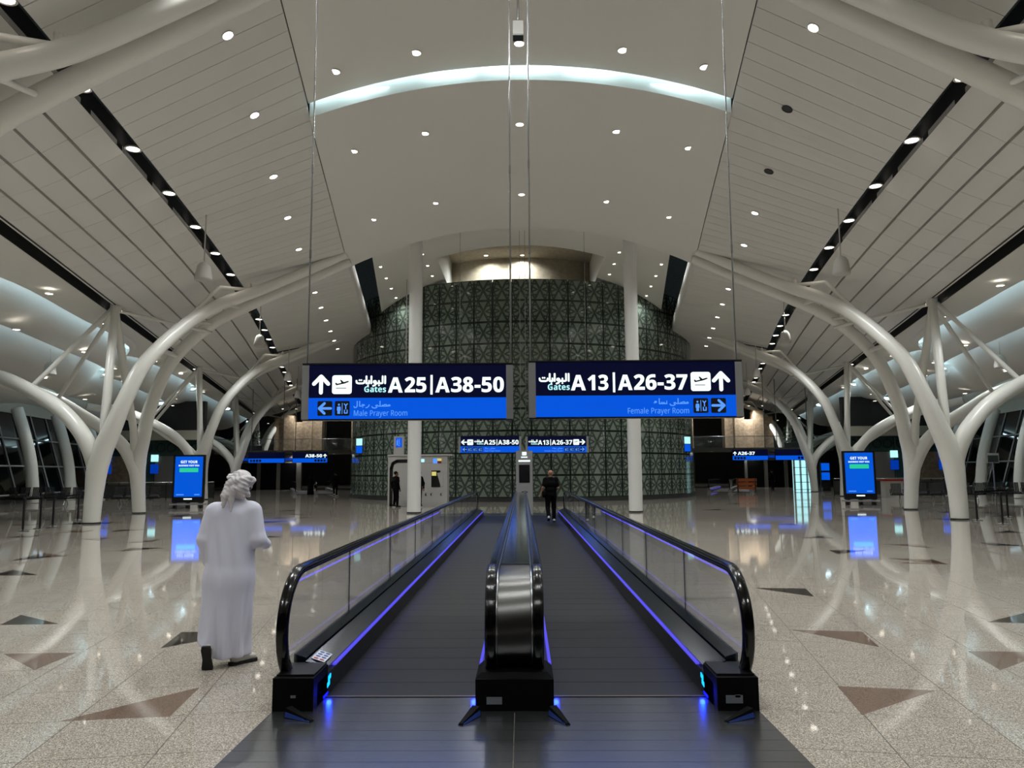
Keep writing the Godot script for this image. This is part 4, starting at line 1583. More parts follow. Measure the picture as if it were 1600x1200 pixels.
func build_furniture() -> void:
	var bm := bench_mesh()
	var spots := [[-21.6, 42.0, 0.25, "closest to the branching trunks"], [-25.0, 42.6, 0.25, "in the row before the glazing rail"], [-28.4, 43.2, 0.25, "at the glazing end of the row"], [-24.2, 47.6, 3.3, "backing the rail"], [21.2, 41.0, -0.35, "closest to the branching trunks"], [24.0, 41.8, -0.35, "in the row before the glazing rail"], [27.2, 42.6, -0.3, "at the glazing end of the row"], [25.5, 47.6, -3.3, "backing the rail"]]
	for q in spots:
		var t := thing("beam_seat", "black slatted four-seat bench %s, %s prayer room side" % [q[3], "male" if q[0] < 0 else "female"], "bench", Vector3(q[0], 0, -q[1]), q[2], "beam seating by the glazing")
		var s := begin()
		box(s, Vector3(-1.25, 0.31, -0.06), Vector3(1.25, 0.37, 0.02))
		part(t, "beam", s, M.stainless_dark)
		for k in 4:
			put(t, "seat_shell", bm[0], M.seat, Vector3(-0.93 + k * 0.62, 0, 0))
		for x in [-0.8, 0.8]:
			put(t, "leg", bm[1], M.stainless, Vector3(x, 0, -0.02))
		for x in [-1.24, -0.62, 0.0, 0.62, 1.24]:
			put(t, "armrest", bm[2], M.stainless_dark, Vector3(x, 0, 0))
	# belt posts
	var posts := [Vector3(-15.06, 0, -22.72), Vector3(-15.2, 0, -23.74), Vector3(-15.32, 0, -24.58), Vector3(-16.47, 0, -27.9), Vector3(-16.6, 0, -23.3), Vector3(15.2, 0, -25.6), Vector3(14.9, 0, -23.78), Vector3(17.25, 0, -27.2)]
	var bs := begin()
	lathe(bs, [Vector2(0.0, 0.0), Vector2(0.17, 0.0), Vector2(0.17, 0.012), Vector2(0.06, 0.035), Vector2(0.032, 0.05), Vector2(0.0, 0.05)], 20)
	var base := finish(bs)
	bs = begin()
	lathe(bs, [Vector2(0.032, 0.05), Vector2(0.032, 0.90)], 12, Vector3.ZERO, true)
	var shaft := finish(bs)
	bs = begin()
	lathe(bs, [Vector2(0.0, 0.90), Vector2(0.042, 0.90), Vector2(0.042, 0.99), Vector2(0.0, 1.0)], 12)
	var head := finish(bs)
	for p in posts:
		var t := thing("belt_post", "black retractable belt post near the branching trunks, %s prayer room side" % ("male" if p.x < 0 else "female"), "stanchion", p, 0.0, "belt posts")
		put(t, "foot_plate", base, M.stainless)
		put(t, "shaft", shaft, M.black)
		put(t, "belt_head", head, M.black)
	for l in [[0, 1], [1, 2], [2, 3], [0, 4], [5, 6], [5, 7]]:
		var a: Vector3 = posts[l[0]].move_toward(posts[l[1]], 0.045)
		var b: Vector3 = posts[l[1]].move_toward(posts[l[0]], 0.045)
		var s := begin()
		var u := Vector3(0, 0.05, 0)
		var h := Vector3(0, 0.92, 0)
		var w := (b - a).cross(Vector3.UP).normalized() * 0.002
		hexa(s, [a + h, b + h, b + h + w, a + h + w, a + h + u, b + h + u, b + h + w + u, a + h + w + u])
		var t := thing("queue_belt", "black belt stretched between two retractable posts, %s prayer room side" % ("male" if a.x < 0 else "female"), "belt", Vector3.ZERO, 0.0, "queue belts")
		part(t, "webbing", s, M.black_matt)
	# a notice on a pole
	var np := thing("notice_pole", "slim grey pole carrying a small dark notice plate", "sign", Vector3(17.3, 0, -27.9))
	var s := begin()
	rod(s, Vector3(0, 0.02, 0), Vector3(0, 1.95, 0), 0.03, 10)
	part(np, "pole", s, M.stainless)
	s = begin()
	lathe(s, [Vector2(0.0, 0.0), Vector2(0.2, 0.0), Vector2(0.2, 0.02), Vector2(0.03, 0.03)], 20)
	part(np, "foot_plate", s, M.stainless)
	s = begin()
	box(s, Vector3(-0.22, 1.92, -0.02), Vector3(0.22, 2.28, 0.02))
	part(np, "notice_frame", s, M.sign_frame)
	s = begin()
	box(s, Vector3(-0.19, 1.95, 0.02), Vector3(0.19, 2.2, 0.025))
	part(np, "notice_plate", s, M.teal_dark)
	# barrier rails before the glazing
	for side in [-1.0, 1.0]:
		var t := thing("barrier_rail", "dark panelled barrier with a silver handrail, %s prayer room side" % ("male" if side < 0 else "female"), "barrier")
		var a := Vector3(side * 20.5, 0, -50.0)
		var b := Vector3(side * 29.0, 0, -50.0)
		s = begin()
		rod(s, a + Vector3(0, 1.12, 0), b + Vector3(0, 1.12, 0), 0.04, 8)
		part(t, "handrail", s, M.stainless)
		for k in 8:
			var x0 := lerpf(a.x, b.x, k / 8.0)
			var x1 := lerpf(a.x, b.x, (k + 1) / 8.0)
			s = begin()
			box(s, Vector3(minf(x0, x1) + 0.03, 0.08, -50.02), Vector3(maxf(x0, x1) - 0.03, 1.0, -49.98))
			part(t, "infill_panel", s, M.wall_dark)
			s = begin()
			box(s, Vector3(x0 - 0.025, 0.0, -50.03), Vector3(x0 + 0.025, 1.1, -49.97))
			part(t, "post", s, M.black)
	# bell-shaped pendants on long stems
	var bell := begin()
	lathe(bell, [Vector2(0.0, -0.02), Vector2(0.25, 0.0), Vector2(0.26, 0.05), Vector2(0.20, 0.42), Vector2(0.13, 0.52), Vector2(0.03, 0.58), Vector2(0.0, 0.58)], 20, Vector3.ZERO, true)
	var bell_mesh := finish(bell)
	for side in [-1.0, 1.0]:
		var order := ["first along the inner slot from the landing", "second along the inner slot from the landing", "third along the inner slot from the landing", "fourth along the inner slot from the landing", "under the middle wavy soffit", "under the lowest wavy soffit", "hanging before the drum beside the column"]
		for p in [[9.6, 22.0, 7.5], [12.1, 34.0, 7.5], [14.5, 46.0, 7.4], [16.6, 55.0, 7.2], [20.5, 32.0, 6.0], [25.0, 46.0, 5.2], [6.55, 42.0, 5.6]]:
			var x: float = side * p[0]
			var d: float = p[1]
			var top := H_SLOT
			if p[0] < x_edge(d):
				top = vault(p[0], 13.75)
			elif p[0] < x_slot(d):
				top = lerpf(h_edge(d), H_SLOT, clampf((p[0] - x_edge(d)) / (x_slot(d) - x_edge(d)), 0.0, 1.0))
			elif p[0] < x_slot_b(d):
				top = lerpf(H_SLOT, H_SLOT_B, clampf((p[0] - x_slot(d)) / (x_slot_b(d) - x_slot(d)), 0.0, 1.0))
			else:
				top = 7.1
			var t := thing("pendant_speaker", "white bell-shaped pendant speaker, %s, %s prayer room side" % [order.pop_front(), "male" if side < 0 else "female"], "speaker", Vector3(x, p[2], -d), 0.0, "pendant speakers")
			put(t, "bell", bell_mesh, M.pendant)
			s = begin()
			rod(s, Vector3(0, 0.57, 0), Vector3(0, top - p[2] + 0.02, 0), 0.02, 8)
			part(t, "stem", s, M.pendant)
	# small box camera below the plaster ceiling
	var cam := thing("ceiling_camera", "small grey box camera hanging above the walkways", "camera", Vector3(-0.02, 10.3, -14.0))
	s = begin()
	plate(s, Vector2(-0.105, 0.0), Vector2(0.105, 0.28), 0.02, -0.12, 0.1)
	part(cam, "housing", s, M.panel)
	s = begin()
	box(s, Vector3(-0.105, -0.03, -0.12), Vector3(0.105, 0.0, 0.1))
	part(cam, "lens_window", s, M.black)
	s = begin()
	rod(s, Vector3(0, 0.28, 0), Vector3(0, 1.98, 0), 0.022, 8)
	part(cam, "stem", s, M.stainless)
	# bank kiosk
	var k := thing("bank_kiosk", "white bank machine kiosk with black arch band before the drum", "kiosk", Vector3(-5.28, 0, -38.0))
	s = begin()
	plate(s, Vector2(-1.5, 0.0), Vector2(1.5, 2.52), 0.03, -1.0, 0.0)
	part(k, "cabinet", s, M.kiosk_white)
	s = begin()
	box(s, Vector3(-1.52, 2.52, -1.05), Vector3(1.75, 2.60, 0.06))
	part(k, "roof_lip", s, M.kiosk_white)
	s = begin()
	var arch := []
	for p in [Vector2(-1.33, 0.05), Vector2(-1.33, 1.9), Vector2(-1.25, 2.15), Vector2(-1.05, 2.26), Vector2(-0.1, 2.28)]:
		arch.append(p)
	strokes(s, [arch], Vector2.ZERO, Vector2.ONE, 0.16, 0.0, 0.02)
	part(k, "arch_band", s, M.black)
	s = begin()
	box(s, Vector3(0.70, 0.95, -0.002), Vector3(1.15, 1.78, 0.015))
	part(k, "machine_recess", s, M.black)
	s = begin()
	box(s, Vector3(0.72, 1.52, 0.015), Vector3(0.95, 1.72, 0.02))
	part(k, "machine_screen_light", s, M.screen_yellow)
	s = begin()
	extrude(s, PackedVector2Array([Vector2(0.98, 1.66), Vector2(1.3, 1.7), Vector2(1.3, 0.98), Vector2(1.18, 0.98)]), 0.015, 0.03)
	part(k, "machine_hood", s, M.kiosk_white)
	s = begin()
	box(s, Vector3(0.78, 2.14, 0.0), Vector3(1.0, 2.38, 0.012))
	part(k, "logo_panel_light", s, M.sign_pale)
	s = begin()
	box(s, Vector3(1.0, 2.26, 0.0), Vector3(1.2, 2.38, 0.012))
	part(k, "logo_panel_light", s, M.screen_yellow)
	s = begin()
	box(s, Vector3(1.0, 2.14, 0.0), Vector3(1.2, 2.26, 0.012))
	part(k, "logo_panel", s, M.red)
	s = begin()
	box(s, Vector3(0.12, 2.2, 0.0), Vector3(0.34, 2.36, 0.012))
	part(k, "logo_panel_light", s, M.sign_cyan)
	for m in [[0.38, "£"], [0.65, "€"], [1.15, "£"]]:
		letters(k, "currency_lettering", m[1], Vector3(m[0], 0.52, 0.006), 0.13, 0.09, M.black_matt, true, HORIZONTAL_ALIGNMENT_LEFT, 0.004)
	s = begin()
	box(s, Vector3(-1.48, 2.15, 0.001), Vector3(1.48, 2.165, 0.004))
	part(k, "fascia_joint", s, M.sign_frame)
	var tt := thing("kiosk_totem", "pale totem post with a blue emblem panel beside the bank kiosk", "sign", Vector3(-6.45, 0, -39.25))
	s = begin()
	plate(s, Vector2(-0.27, 0.0), Vector2(0.27, 3.58), 0.03, -0.2, 0.0)
	part(tt, "post", s, M.kiosk_white)
	s = begin()
	box(s, Vector3(-0.16, 3.0, 0.0), Vector3(0.16, 3.5, 0.012))
	var em := part(tt, "emblem_panel_light", s, M.sign_blue)
	s = begin()
	strokes(s, polys([[-0.05, 0.18, -0.05, -0.12, 0.04, -0.18], [0.05, 0.18, 0.02, 0.05, 0.06, -0.1], [-0.1, 0.1, -0.1, -0.15]]), Vector2(0, 3.25), Vector2.ONE, 0.03, 0.012, 0.016)
	part(em, "emblem_mark_light", s, M.sign_pale)
	# information pillar at the end of the centre balustrade
	var ip := thing("information_pillar", "slim grey information pillar with dark screen ending the centre balustrade", "kiosk", Vector3(0.09, 0, -30.8))
	s = begin()
	plate(s, Vector2(-0.34, 0.0), Vector2(0.34, 2.55), 0.02, -0.3, 0.0)
	part(ip, "housing", s, M.sign_frame)
	s = begin()
	box(s, Vector3(-0.22, 1.25, 0.0), Vector3(0.22, 1.98, 0.01))
	part(ip, "screen", s, M.black)
	s = begin()
	plate(s, Vector2(-0.09, 2.36), Vector2(0.09, 2.5), 0.02, 0.0, 0.01)
	part(ip, "emblem_light", s, M.sign_white)
	for b in [[-0.13, 2.26, 0.13, 2.31], [-0.24, 2.1, 0.24, 2.17]]:
		s = begin()
		box(s, Vector3(b[0], b[1], 0.0), Vector3(b[2], b[3], 0.008))
		part(ip, "heading_light", s, M.sign_white)
	s = begin()
	box(s, Vector3(-0.24, 1.06, 0.0), Vector3(0.24, 1.14, 0.012))
	part(ip, "card_slot", s, M.sign_frame)
	for y in [0.55, 0.85]:
		s = begin()
		box(s, Vector3(-0.12, y, 0.0), Vector3(0.12, y + 0.05, 0.03))
		part(ip, "shelf", s, M.stainless)


# ---------------------------------------------------------------- far parts of the concourse

func far_sign(at: Vector3, w: float, label: String, what: String, right: bool) -> void:
	var t := thing("overhead_sign", label, "sign", at)
	var h := 0.85
	var s := begin()
	box(s, Vector3(0, 0, -0.12), Vector3(w, h, 0.0))
	part(t, "case", s, M.sign_edge)
	s = begin()
	box(s, Vector3(0.04, h * 0.42, 0.0), Vector3(w - 0.04, h - 0.03, 0.006))
	part(t, "gate_panel_light", s, M.sign_navy)
	s = begin()
	box(s, Vector3(0.04, 0.02, 0.0), Vector3(w - 0.04, h * 0.41, 0.006))
	var f := part(t, "room_panel_light", s, M.sign_blue)
	if what != "":
		letters(t, "gate_lettering_light", what, Vector3(w - 0.45 if right else 0.45, h * 0.5, 0.01), 0.24, 1.35, M.sign_white, true, HORIZONTAL_ALIGNMENT_RIGHT if right else HORIZONTAL_ALIGNMENT_LEFT)
		s = begin()
		arrow(s, Vector2(w - 0.22 if right else 0.22, h * 0.64), 0.13, Vector2(0, 1), 0.06, 0.006, 0.01)
		part(t, "arrow_light", s, M.sign_white)
	for k in 4:
		s = begin()
		var x := (w - 0.25 - k * 0.24) if right else (0.25 + k * 0.24)
		plate(s, Vector2(x - 0.09, 0.08), Vector2(x + 0.09, 0.27), 0.02, 0.006, 0.01)
		part(f, "icon_tile", s, M.sign_icon)
	for x in [0.2, w - 0.2]:
		s = begin()
		rod(s, Vector3(x, h, -0.06), Vector3(x, 9.3 - at.y, -0.06), 0.03, 6)
		part(t, "suspension_rod", s, M.stainless)


func build_background() -> void:
	for side in [-1.0, 1.0]:
		var who := "male" if side < 0 else "female"
		# end wall of the seating bay
		var w := structure("wall_end", "end wall of the seating bay with teal panels")
		var s := begin()
		var a := minf(side * 25.6, side * 36.0)
		var b := maxf(side * 25.6, side * 36.0)
		box(s, Vector3(a, 0, -60.5), Vector3(b, 7.5, -60.0))
		part(w, "wall_face", s, M.wall_dark)
		s = begin()
		box(s, Vector3(a, 4.35, -60.0), Vector3(b, 5.1, -59.0))
		part(w, "bulkhead", s, M.bulkhead)
		for k in 5:
			var x: float = side * (26.6 + k * 1.9)
			s = begin()
			box(s, Vector3(x - 0.9, 3.15, -60.0), Vector3(x + 0.9, 4.34, -59.85))
			var fr := part(w, "frieze_panel", s, M.teal)
			s = begin()
			for c in 2:
				var ring := []
				for q in 13:
					ring.append(Vector2(cos(TAU * q / 12), sin(TAU * q / 12)) * 0.33 + Vector2(-0.42 + 0.84 * c, 0))
				strokes(s, [ring], Vector2(x, 3.75), Vector2.ONE, 0.1, -59.85, -59.8)
			part(fr, "lattice_ring", s, M.teal_dark)
			s = begin()
			box(s, Vector3(x - 0.88, 0.0, -60.0), Vector3(x + 0.88, 3.1, -59.9))
			part(w, "wall_panel", s, [M.teal, M.wall_grey, M.teal, M.wood, M.teal_dark][k % 5])
		for k in 2:
			var x: float = side * (29.4 + k * 3.8)
			s = begin()
			box(s, Vector3(-0.3, 0.0, 0.0), Vector3(0.3, 0.75, 0.1))
			var t := thing("wall_display", "pair of small blue wall displays %s, %s prayer room side" % [["beside the gallery opening", "beside the glazing"][k], who], "screen", Vector3(x, 1.7, -59.88), 0.0, "end wall displays")
			part(t, "lower_display", s, M.screen_deep)
			s = begin()
			box(s, Vector3(-0.28, 0.95, 0.0), Vector3(0.28, 1.5, 0.1))
			part(t, "upper_display", s, M.sign_cyan if k == 0 else M.screen_blue)
		# upper gallery beyond the last branching columns
		var g := thing("gallery_block", "%s timber-clad gallery block over the far concourse" % ("dim beige" if side < 0 else "warmly lit beige"), "balcony", Vector3(side * 23.4, 3.95, -79.0))
		for k in 5:
			var x := -2.4 + k * 1.0
			s = begin()
			box(s, Vector3(x, 0.0, 0.0), Vector3(x + 0.97, [3.4, 3.7, 3.0, 3.9, 3.3][k], 1.2 + 0.2 * (k % 2)))
			part(g, "timber_panel", s, M.wood)
		s = begin()
		box(s, Vector3(-7.5, -0.35, 0.0), Vector3(7.5, 0.0, 4.0))
		part(g, "floor_edge", s, M.wall_grey)
		for k in 7:
			s = begin()
			box(s, Vector3(-7.4 + k * 2.1, 0.02, 3.9), Vector3(-5.35 + k * 2.1, 1.1, 3.92))
			part(g, "glass_pane", s, M.glass)
		s = begin()
		rod(s, Vector3(-7.4, 1.13, 3.91), Vector3(7.4, 1.13, 3.91), 0.035, 6)
		part(g, "handrail", s, M.stainless)
		for x in [-6.8, 0.0, 6.8]:
			s = begin()
			box(s, Vector3(x - 0.25, -3.95, 0.6), Vector3(x + 0.25, -0.35, 1.1))
			part(g, "support", s, M.wall_grey)
		for k in 3:
			downlight(Vector3(side * (22.0 + k * 1.4), 8.3, -77.2), (50.0 if side > 0 else 16.0) if k == 1 else 0.0, "spotlight washing the %s timber gallery block" % ("dim" if side < 0 else "warm"), "gallery spotlights", true, 0.12)
		for x in [19.0, 23.0, 27.0]:  # added fill lamps that brighten the shopfronts below the gallery
			downlight(Vector3(side * x, 3.59, -75.6), 8.0 if x == 23.0 else 0.0, "added fill downlight under the timber gallery edge, %s prayer room side" % who, "added fill downlights under the gallery", true, 0.1)
		# plants and coloured screen beyond
		var pl := thing("planter", "long planter of green shrubs on the gallery, %s prayer room side" % who, "plant", Vector3(side * 27.6, 3.95, -76.0))
		s = begin()
		box(s, Vector3(-1.3, 0.0, -0.3), Vector3(1.3, 0.5, 0.3))
		part(pl, "trough", s, M.wall_dark)
		s = begin()
		for k in 260:
			var p := Vector3(rng.randf_range(-1.25, 1.25), rng.randf_range(0.45, 2.1), rng.randf_range(-0.35, 0.35))
			var d := Vector3(rng.randf_range(-1, 1), rng.randf_range(-0.2, 1), rng.randf_range(-1, 1)).normalized() * 0.24
			var e := d.cross(Vector3(rng.randf_range(-1, 1), 1, 0.3)).normalized() * 0.07
			s.set_smooth_group(-1)
			quad(s, p, p + d * 0.5 + e, p + d, p + d * 0.5 - e)
		var fo := part(pl, "foliage", s, M.leaf)
		fo.set_meta("kind", "stuff")
		# a second pair of walkways turning past the drum
		var wt := thing("moving_walkway", "far moving walkway leading past the drum, %s prayer room side" % who, "walkway", Vector3(side * 16.4, 0, -60.0), side * -0.32)
		s = begin()
		box(s, Vector3(-1.5, 0.0, -12.0), Vector3(1.5, 0.02, 0.0))
		part(wt, "pallet_band", s, M.pallet)
		for x in [-1.6, 0.0, 1.6]:
			s = begin()
			box(s, Vector3(x - 0.14, 0.0, -12.0), Vector3(x + 0.14, 0.28, 0.0))
			part(wt, "deck", s, M.sign_frame)
			s = begin()
			box(s, Vector3(x - 0.005, 0.28, -12.0), Vector3(x + 0.005, 0.92, -0.3))
			part(wt, "glass_pane", s, M.glass)
			s = begin()
			tube(s, [Vector3(x, 0.2, -0.1), Vector3(x, 0.35, 0.12), Vector3(x, 0.65, 0.15), Vector3(x, 0.9, 0.0), Vector3(x, 0.95, -0.3), Vector3(x, 0.95, -12.0)], [0.045], 8)
			part(wt, "handrail", s, M.rubber)
		s = begin()
		box(s, Vector3(-1.45, 0.18, -12.0), Vector3(-1.43, 0.21, -0.3))
		part(wt, "light_strip", s, M.led_blue)
		# round shop counters and dark shopfronts
		var sf := thing("shopfront", "dark shopfront with a lit opening under the gallery, %s prayer room side" % who, "shop", Vector3(side * 25.5, 0, -75.8))
		s = begin()
		box(s, Vector3(-3.2, 0.0, -0.3), Vector3(3.2, 3.5, 0.0))
		part(sf, "front", s, M.wall_grey)
		for k in 3:
			s = begin()
			box(s, Vector3(-2.9 + k * 2.0, 0.0, 0.0), Vector3(-1.3 + k * 2.0, 2.7, 0.02))
			part(sf, "opening", s, M.black_matt)
		s = begin()
		box(s, Vector3(-2.8, 2.95, 0.0), Vector3(2.8, 3.2, 0.04))
		part(sf, "fascia_light", s, M.screen_deep)
	# far overhead signs
	far_sign(Vector3(-21.95, 2.5, -60.0), 2.95, "far overhead blue sign with plain navy top, over the male side concourse", "", false)
	far_sign(Vector3(-18.4, 2.5, -60.0), 2.85, "far overhead blue sign reading A38-50", "A38-50", true)
	far_sign(Vector3(16.7, 2.5, -60.0), 2.85, "far overhead blue sign reading A26-37", "A26-37", false)
	far_sign(Vector3(20.1, 2.5, -60.0), 2.85, "far overhead blue sign with plain navy top, over the female side concourse", "", true)
	# glass display case, lit from inside
	var dc := thing("display_case", "bright white lit display shelf beneath the far overhead sign", "display", Vector3(23.1, 0, -62.0))
	var s := begin()
	box(s, Vector3(-0.8, 0.0, -0.5), Vector3(0.8, 2.6, -0.35))
	part(dc, "light_back", s, M.sign_cyan)
	for k in 5:
		s = begin()
		box(s, Vector3(-0.8, 0.1 + k * 0.6, -0.35), Vector3(0.8, 0.14 + k * 0.6, 0.0))
		part(dc, "shelf", s, M.stainless)
	for k in 4:
		s = begin()
		box(s, Vector3(-0.8 + k * 0.52, 0.0, -0.35), Vector3(-0.76 + k * 0.52, 2.6, 0.0))
		part(dc, "upright", s, M.sign_frame)
	var ds := thing("standing_screen", "small standing blue screen beside the bright display shelf", "screen", Vector3(24.6, 0, -61.5))
	s = begin()
	box(s, Vector3(-0.4, 0.3, -0.1), Vector3(0.4, 2.4, 0.0))
	part(ds, "housing", s, M.black)
	for y in [0.9, 1.65]:
		s = begin()
		box(s, Vector3(-0.33, y, 0.0), Vector3(0.33, y + 0.6, 0.01))
		part(ds, "display_panel", s, M.screen_blue)
	s = begin()
	box(s, Vector3(-0.3, 0.0, -0.2), Vector3(0.3, 0.3, 0.1))
	part(ds, "foot", s, M.black)
	# orange barrier across a closed walkway
	var ob := thing("orange_barrier", "orange barrier boards closing off the far walkway entrance", "barrier", Vector3(17.3, 0, -58.5), -0.2)
	for k in 3:
		s = begin()
		box(s, Vector3(-0.75, 0.25 + k * 0.3, -0.03), Vector3(0.75, 0.48 + k * 0.3, 0.03))
		part(ob, "board", s, M.orange)
	for x in [-0.65, 0.65]:
		s = begin()
		box(s, Vector3(x - 0.04, 0.0, -0.2), Vector3(x + 0.04, 1.1, 0.06))
		part(ob, "upright", s, M.black)
	# reception podium
	var po := thing("podium", "white service podium with a red top behind the advert screen", "counter", Vector3(22.6, 0, -46.5))
	s = begin()
	box(s, Vector3(-0.55, 0.0, -0.3), Vector3(0.55, 1.0, 0.3))
	part(po, "body", s, M.kiosk_white)
	s = begin()
	box(s, Vector3(-0.6, 1.0, -0.35), Vector3(0.6, 1.12, 0.35))
	part(po, "worktop", s, M.red)
	# lit pictograms fixed to the drum
	for q in [[-1.02, "small lit white pictogram sign on the drum, male prayer room side"], [1.05, "small lit white pictogram sign on the drum, female prayer room side"]]:
		var t := thing("pictogram_sign", q[1], "sign", Vector3(sin(q[0]) * (DRUM_R + 0.06), 2.9, DRUM_Z + cos(q[0]) * (DRUM_R + 0.06)), q[0] * 0.6)
		s = begin()
		box(s, Vector3(-0.32, 0.0, 0.0), Vector3(0.32, 1.05, 0.1))
		part(t, "case", s, M.sign_edge)
		s = begin()
		box(s, Vector3(-0.28, 0.55, 0.1), Vector3(0.28, 1.0, 0.11))
		part(t, "upper_panel_light", s, M.sign_cyan)
		s = begin()
		box(s, Vector3(-0.28, 0.05, 0.1), Vector3(0.28, 0.5, 0.11))
		part(t, "lower_panel_light", s, M.sign_blue)

# ---------------------------------------------------------------- people

# bones: [from, to, radius, radius]; the bodies they describe flow into each other and are meshed as one skin
func skin_of(bones: Array, cell: float, blend: float, cut := -9.0, warp = null, flat := 1.0) -> SurfaceTool:
	var lo := Vector3.ONE * 1e6
	var hi := -lo
	for b in bones:
		for q in 2:
			var p: Vector3 = b[q]
			lo = lo.min(p - Vector3.ONE * (b[2 + q] + 0.03))
			hi = hi.max(p + Vector3.ONE * (b[2 + q] + 0.03))
	var n := Vector3i(((hi - lo) / cell).ceil()) + Vector3i.ONE * 2
	var field := PackedFloat32Array()
	field.resize(n.x * n.y * n.z)
	field.fill(1.0)
	for b in bones:
		var a: Vector3 = b[0]
		var e: Vector3 = b[1]
		var ra: float = b[2]
		var rb: float = b[3]
		var ba := e - a
		var l2 := maxf(ba.length_squared(), 1e-9)
		var reach := maxf(ra, rb) + blend + cell * 2.0
		var i0 := Vector3i(((a.min(e) - Vector3.ONE * reach - lo) / cell).floor()).clamp(Vector3i.ZERO, n - Vector3i.ONE)
		var i1 := Vector3i(((a.max(e) + Vector3.ONE * reach - lo) / cell).ceil()).clamp(Vector3i.ZERO, n - Vector3i.ONE)
		for z in range(i0.z, i1.z + 1):
			for y in range(i0.y, i1.y + 1):
				var at := (z * n.y + y) * n.x
				for x in range(i0.x, i1.x + 1):
					var p := lo + Vector3(x, y, z) * cell
					var pa := p - a
					var h := clampf(pa.dot(ba) / l2, 0.0, 1.0)
					var q := pa - ba * h
					q.z *= flat
					var d := q.length() - lerpf(ra, rb, h)
					var f := field[at + x]
					var m := minf(d, f)
					var g := maxf(blend - absf(d - f), 0.0) / blend
					field[at + x] = m - g * g * blend * 0.25
	if cut > -5.0:
		for z in n.z:
			for y in n.y:
				var h := cut - (lo.y + y * cell)
				if h > -cell * 3:
					for x in n.x:
						var at := (z * n.y + y) * n.x + x
						field[at] = maxf(field[at], h)
	var where := {}
	var verts := PackedVector3Array()
	var corner := [Vector3i(0, 0, 0), Vector3i(1, 0, 0), Vector3i(0, 1, 0), Vector3i(1, 1, 0), Vector3i(0, 0, 1), Vector3i(1, 0, 1), Vector3i(0, 1, 1), Vector3i(1, 1, 1)]
	var edges := [[0, 1], [2, 3], [4, 5], [6, 7], [0, 2], [1, 3], [4, 6], [5, 7], [0, 4], [1, 5], [2, 6], [3, 7]]
	var off := PackedInt32Array()
	for c in corner:
		off.append((c.z * n.y + c.y) * n.x + c.x)
	for z in n.z - 1:
		for y in n.y - 1:
			var row := (z * n.y + y) * n.x
			for x in n.x - 1:
				var at := row + x
				var mask := 0
				for k in 8:
					if field[at + off[k]] < 0.0:
						mask |= 1 << k
				if mask == 0 or mask == 255:
					continue
				var sum := Vector3.ZERO
				var count := 0
				for e in edges:
					var f0 := field[at + off[e[0]]]
					var f1 := field[at + off[e[1]]]
					if (f0 < 0.0) != (f1 < 0.0):
						sum += Vector3(corner[e[0]]).lerp(Vector3(corner[e[1]]), f0 / (f0 - f1))
						count += 1
				where[at] = verts.size()
				var v := lo + (Vector3(x, y, z) + sum / count) * cell
				verts.append(warp.call(v) if warp != null else v)
	var s := begin()
	s.set_smooth_group(1)
	var step := [1, n.x, n.x * n.y]
	for at in where:
		for axis in 3:
			var f0 := field[at]
			var f1 := field[at + step[axis]]
			if (f0 < 0.0) == (f1 < 0.0):
				continue
			var u: int = step[(axis + 1) % 3]
			var w: int = step[(axis + 2) % 3]
			if not (where.has(at - u) and where.has(at - w) and where.has(at - u - w)):
				continue
			var a := verts[where[at]]
			var b := verts[where[at - u]]
			var c := verts[where[at - u - w]]
			var d := verts[where[at - w]]
			if f0 < 0.0:
				quad(s, a, d, c, b)
			else:
				quad(s, a, b, c, d)
	return s


func hand_bones(wrist: Vector3, along: Vector3, across: Vector3, palm: Vector3, curl := 0.5) -> Array:
	var out := [[wrist, wrist + along * 0.08, 0.024, 0.03], [wrist + along * 0.04 + across * 0.02, wrist + along * 0.085 + across * 0.024, 0.018, 0.016], [wrist + along * 0.04 - across * 0.02, wrist + along * 0.085 - across * 0.026, 0.018, 0.014]]
	var lens := [0.066, 0.075, 0.068, 0.052]
	for k in 4:
		var p := wrist + along * 0.085 + across * (0.030 - 0.02 * k)
		var d := along
		for j in 3:
			d = (d + palm * curl * (0.5 + 0.5 * j)).normalized()
			var e: Vector3 = p + d * lens[k] * [0.45, 0.32, 0.23][j]
			out.append([p, e, 0.0095 - j * 0.001, 0.0088 - j * 0.001])
			p = e
	var t := wrist + along * 0.025 + across * 0.028
	out.append([t, t + along * 0.03 + across * 0.025 + palm * 0.012, 0.013, 0.011])
	out.append([t + along * 0.03 + across * 0.025 + palm * 0.012, t + along * 0.062 + across * 0.03 + palm * 0.026, 0.0105, 0.009])
	return out


func shoe(parent: Node3D, ankle: Vector3, basis: Basis, upper: Material, sole: Material) -> void:
	# length runs towards -z, sole at y = -0.08
	var out := PackedVector2Array()
	for p in [[-0.034, 0.085], [0.034, 0.085], [0.042, 0.05], [0.036, -0.03], [0.05, -0.11], [0.042, -0.165], [0.0, -0.19], [-0.036, -0.165], [-0.044, -0.11], [-0.032, -0.03], [-0.042, 0.05]]:
		out.append(Vector2(p[0], -p[1]))
	var s := begin()
	extrude(s, out, -0.085, -0.06, Transform3D(basis, ankle) * Transform3D(Basis(Vector3.RIGHT, -PI / 2), Vector3.ZERO))
	var u := skin_of([[Vector3(0, -0.03, 0.04), Vector3(0, -0.045, -0.14), 0.04, 0.034], [Vector3(0, -0.03, 0.04), Vector3(0, 0.01, 0.02), 0.04, 0.038]], 0.011, 0.02, -0.065)
	var o := part(parent, "shoe", u, upper)
	o.transform = Transform3D(basis, ankle)
	var so := part(o, "sole", s, sole)
	so.transform = o.transform.affine_inverse()


